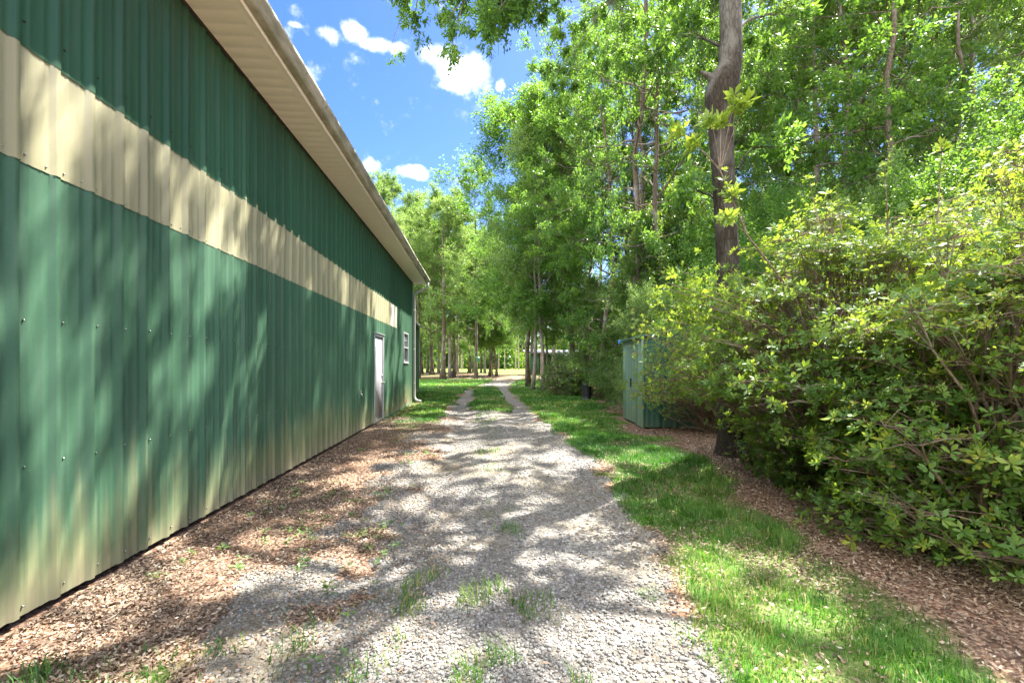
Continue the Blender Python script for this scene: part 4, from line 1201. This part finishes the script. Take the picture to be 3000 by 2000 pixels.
# far wood closing the horizon: reads as one mass
rngw2 = np.random.default_rng(55)
fw_v, fw_q, fw_t, base = [], [], [], 0
for k in range(330):
    ang = rngw2.uniform(-1.25, 1.25) + YAW; R_ = rngw2.uniform(150, 230)
    cx, cy_ = math.sin(ang) * R_, math.cos(ang) * R_
    low_ = k >= 190; hgt = rngw2.uniform(4, 8) if low_ else rngw2.uniform(13, 24); n = 700 if low_ else 1500
    d = norm(rngw2.normal(0, 1, (n, 3))); rr = rngw2.uniform(.5, 1, n)[:, None]
    P = np.array([cx, cy_, hgt * .5]) + d * rr * np.array([6.5 if low_ else 5.5, 5.5, hgt * .5]) + rngw2.normal(0, .6, (n, 3))
    P[:, 2] = np.abs(P[:, 2])
    S = norm(rngw2.normal(0, 1, (n, 3))); D = norm(np.cross(S, rngw2.normal(0, 1, (n, 3)))); l = rngw2.uniform(.7, 1.5, n)[:, None]
    fw_v.append(np.stack([P, P + (D + S * .6) * l * .5, P + D * l, P + (D - S * .6) * l * .5], 1).reshape(-1, 3))
    fw_q.append(base + (np.arange(n) * 4)[:, None] + np.arange(4)); fw_t.append(np.repeat(np.clip(rngw2.normal(.5, .2) + rngw2.normal(0, .15, n), 0, 1), 4)); base += n * 4
tag(mesh_np('far_wood', np.concatenate(fw_v), np.concatenate(fw_q), None, M['leaf_dark'], None, False, {'tint': np.concatenate(fw_t)}), 'hazy green line of woods closing the far side of the meadow', 'woods', kind='stuff')

# ------------------------------------------------------------------ azaleas
AL = []; AF = []
rng_a = np.random.default_rng(8)
NLW = 7
for k in range(NLW):
    a = k * 2.399 + rng_a.normal(0, .15); el = rng_a.uniform(.1, .75); l = rng_a.uniform(.75, 1.1)
    d = np.array([math.cos(a) * math.cos(el), math.sin(a) * math.cos(el), math.sin(el)]); s = np.array([-math.sin(a), math.cos(a), 0]); nn_ = np.cross(d, s)
    b0 = len(AL)
    AL += [d * .06 * l, d * .55 * l + s * .19 * l - nn_ * .03, d * .55 * l - s * .19 * l - nn_ * .03, d * .55 * l + nn_ * .03, d * l + nn_ * .06 - np.array([0, 0, .08])]
    AF += [(b0, b0 + 1, b0 + 3), (b0, b0 + 3, b0 + 2), (b0 + 1, b0 + 4, b0 + 3), (b0 + 3, b0 + 4, b0 + 2)]
AL = np.array(AL); AF = np.array(AF)


def frame_to(D, roll):
    """matrices turning +z onto D with a roll"""
    ref = np.where(np.abs(D[:, 2:3]) > .95, np.array([[1., 0, 0]]), np.array([[0, 0, 1.]]))
    A = norm(np.cross(ref, D)); B = np.cross(D, A)
    c, s = np.cos(roll)[:, None], np.sin(roll)[:, None]
    return np.stack([A * c + B * s, -A * s + B * c, D], -1)


def azalea(name, label, base, tops, rx, ry, h, n_cl, seed, leaf=.065, whorls=20, low=.12, shoots=(), center=(0, 0), cat='shrub', leafm='leaf_azalea', cl_r=.34, hollow=.5, group=None, under=None, shoot_n=6):
    """multi-stemmed shrub: stems arc from the base to flat leafy sprays carried in tiers"""
    rng = np.random.default_rng(seed)
    o = thing(name, label, cat, tuple(base), 0, group)
    wood = MB(); Wp, Wd, Wt, Wl = [], [], [], []
    nst = 9
    sa = np.arange(nst) * 2.399 + rng.uniform(0, 1, nst)
    for k in range(n_cl):
        az = rng.uniform(0, 6.283); e = math.asin(rng.uniform(low, 1)); r = rng.uniform(hollow, 1) ** .7 * (.72 + .5 * float(vnoise(np.array([az * 1.6 + seed]), np.array([e * 2.5]), .55, seed)[0]))
        c = np.array([center[0] * math.sin(e) + math.cos(az) * math.cos(e) * rx * r, center[1] * math.sin(e) + math.sin(az) * math.cos(e) * ry * r, (.05 + .95 * math.sin(e)) * h * (.55 + .45 * r) if r > .6 else math.sin(e) * h * r])
        c += rng.normal(0, .12, 3); c[2] = max(c[2], .12)
        for ux, uz in under or ():
            if c[0] + base[0] < ux:
                c[2] = max(c[2], uz + rng.uniform(0, .4))
        j = rng.integers(nst); b0 = np.array([math.cos(sa[j]) * .14, math.sin(sa[j]) * .14, 0])
        ctl = b0 * 2 + np.array([c[0] * .35, c[1] * .35, c[2] * .62])
        s = np.linspace(0, 1, 7)[:, None]
        Q = b0 * (1 - s) ** 2 + ctl * 2 * s * (1 - s) + c * s ** 2 + rng.normal(0, .03, (7, 3)) * np.minimum(s * 4, 1)
        wood.tube(Q, np.linspace(.017 if k % 4 else .028, .004, 7), 5, False)
        dirn = norm(c - Q[-2]) ; tt = rng.normal(0, .13)
        m = int(whorls * rng.uniform(.6, 1.4))
        # flat spray: whorls on short twigs fanning out of the stem's end
        u = rng.random(m) ** .5; aa = rng.uniform(0, 6.283, m)
        off = np.stack([np.cos(aa) * u * cl_r, np.sin(aa) * u * cl_r, rng.normal(0, .05, m) + .06 - .05 * u], -1)
        P = c + off; P[:, 2] = np.maximum(P[:, 2], .08)
        D = norm(off * 1.1 + np.array([0, 0, .22]) + dirn * .15 + rng.normal(0, .14, (m, 3)))
        Wp.append(P); Wd.append(D); Wt.append(np.clip(.42 + tt + .24 * (u - .5) + rng.normal(0, .19, m), 0, 1)); Wl.append(leaf * rng.uniform(.45, 1.25, m))
        for q_ in range(0, m, 2):
            a0 = Q[-2] if u[q_] < .6 else c
            wood.tube([a0, (a0 + P[q_]) / 2 + np.array([0, 0, .02]), P[q_]], [.0035, .003, .002], 3, False)
    for shoot in shoots:
        path, r = shoot[:2]; sn = shoot[2] if len(shoot) > 2 else shoot_n; sl = shoot[3] if len(shoot) > 3 else 1.0
        path = np.array(path, float); wood.tube(path, np.linspace(r, r * .4, len(path)), 6, False)
        tip = path[-1]; d = norm(path[-1] - path[-2]); m = sn
        tq = np.sqrt(np.linspace(.06 if sl == 1 else .5, 1, m))[:, None]; P = path[-2] * (1 - tq) + tip * tq + rng.normal(0, .02 if sl > 1 or m == 6 else .09, (m, 3)); D = norm(d + rng.normal(0, .5, (m, 3)))
        Wp.append(P); Wd.append(D); Wt.append(rng.uniform(.8, .96, m) if sl > 1 else (rng.uniform(.7, .97, m) if m == 6 else rng.uniform(.3, .8, m))); Wl.append(sl * leaf * np.linspace(.65, 1.1, m) * rng.uniform(.8, 1.1, m))
    P = np.concatenate(Wp); D = np.concatenate(Wd); tt = np.concatenate(Wt); ll = np.concatenate(Wl); n = len(P)
    Mx = frame_to(D, rng.uniform(0, 6.28, n)) * ll[:, None, None]
    v, f, t_ = inst(AL, AF, P, Mx, tt)
    # leaf-to-leaf variation
    t_ = np.clip(t_ + np.repeat(rng.normal(0, .12, n * NLW), 5), 0, .97); t_ = np.where(np.repeat(rng.random(n * NLW) < .018, 5), 1.0, t_)
    wood.build('stems', M['stem'], o, True)
    mesh_np('foliage', v, None, f, M[leafm], o, False, {'tint': t_})
    return o


b1 = at(2480, 5.0)
sh = []
fork = at(2110, 4.3, py=500) - np.array([b1[0], b1[1], 0])
st = [np.array([-.3, -.1, .9]), at(2330, 4.5, py=870) - np.array([b1[0], b1[1], 0]), at(2190, 4.35, py=690) - np.array([b1[0], b1[1], 0]), fork]
sh.append((st, .013))
for (px, py) in ((1985, 385), (2082, 345), (2112, 350), (2150, 305), (2185, 300), (2030, 420), (2150, 560), (2120, 640)):
    e = at(px, 4.3 + rng_a.normal(0, .1), py=py) - np.array([b1[0], b1[1], 0]); a0 = fork if py < 480 else st[2]
    sh.append(([a0, (a0 + e) / 2 + np.array([0, 0, .03]), e], .005, 8, 1.75))
for (px, py, Z) in ((2590, 470, 3.6), (2370, 520, 4.6), (2760, 420, 3.4), (2450, 560, 4.5), (2330, 600, 4.7)):
    e = at(px, Z, py=py) - np.array([b1[0], b1[1], 0]); a0 = np.array([e[0] * .86 + .05, e[1] * .9, e[2] - .55])
    sh.append(([a0, (a0 + e) / 2, e], .006))
for k in range(30):
    px, py, Z = rng_a.uniform(1925, 2150), rng_a.uniform(770, 1000), rng_a.uniform(4.1, 4.8)
    e = at(px, Z, py=py) - np.array([b1[0], b1[1], 0]); a0 = np.array([e[0] * .35, e[1] * .4, e[2] * .75]); m_ = a0 * .4 + e * .6 + np.array([0, 0, .08])
    sh.append(([np.array([0, 0, .1]), a0, m_, e], .008, 13))
azalea('azalea_bush', 'wide arching azalea with a tall lone shoot, in front of the kinked oak', b1, None, 1.95, 1.5, 2.95, 380, 31, leaf=.068, whorls=27, low=.10, under=((2.85, 1.0), (3.6, .45)), shoots=sh, center=(.0, 0))
b2 = at(2960, 3.15)
azalea('azalea_bush', 'nearest azalea with the largest leaves, at the right edge of the photo', b2, None, 1.0, 1.0, 2.3, 290, 32, leaf=.064, whorls=30, low=.02, hollow=.35)
b3 = at(3000, 5.2)
azalea('azalea_bush', 'tall azalea behind the nearest one, leaves catching the sun', b3, None, 1.6, 1.5, 4.0, 220, 33, leaf=.066, whorls=27, low=.05)
azalea('azalea_bush', 'low azalea clump hugging the ground in front of the taller azaleas', at(2690, 3.9), None, .85, .7, 1.25, 90, 41, leaf=.07, whorls=24, low=.03, hollow=.3)
azalea('azalea_bush', 'knee high azalea growth beneath the wide arching azalea, right of the oak foot', at(2450, 4.9), None, .8, .7, .95, 70, 43, leaf=.062, whorls=24, low=.03, hollow=.3)
b4 = at(2100, 9.0)
s4 = []
for k in range(46):
    px, py, Z = rng_a.uniform(1835, 2040), rng_a.uniform(915, 1180), rng_a.uniform(8.0, 8.7)
    e = at(px, Z, py=py) - np.array([b4[0], b4[1], 0]); a0 = np.array([e[0] * .25, e[1] * .4, e[2] * .6]); mid_ = a0 * .35 + e * .65 + np.array([0, 0, .12])
    s4.append(([np.array([0, 0, .1]), a0, mid_, e], .007))
azalea('azalea_bush', 'open azalea whose thin branches hang in front of the garden shed', b4, None, 1.55, 1.2, 2.5, 130, 34, leaf=.055, whorls=20, low=.15, shoots=s4, shoot_n=14)
b5 = at(1655, 20.5)
azalea('dark_bush', 'low dark bush on the lawn edge left of the black bin', b5, None, 1.3, 1.2, 1.5, 120, 35, leaf=.07, whorls=26, low=.05, leafm='leaf_dark')
b6 = at(1850, 17.5)
azalea('dark_bush', 'spreading dark bush hanging over the black bin', b6, None, 1.5, 1.5, 1.9, 130, 36, leaf=.065, whorls=24, low=.1, leafm='leaf_oak')
b7 = at(2235, 5.9)
azalea('sapling', 'low leafy sapling at the foot of the kinked oak', b7, None, .35, .3, 1.15, 22, 37, leaf=.075, whorls=9, low=.1, leafm='leaf_dark', cat='sapling', cl_r=.2)
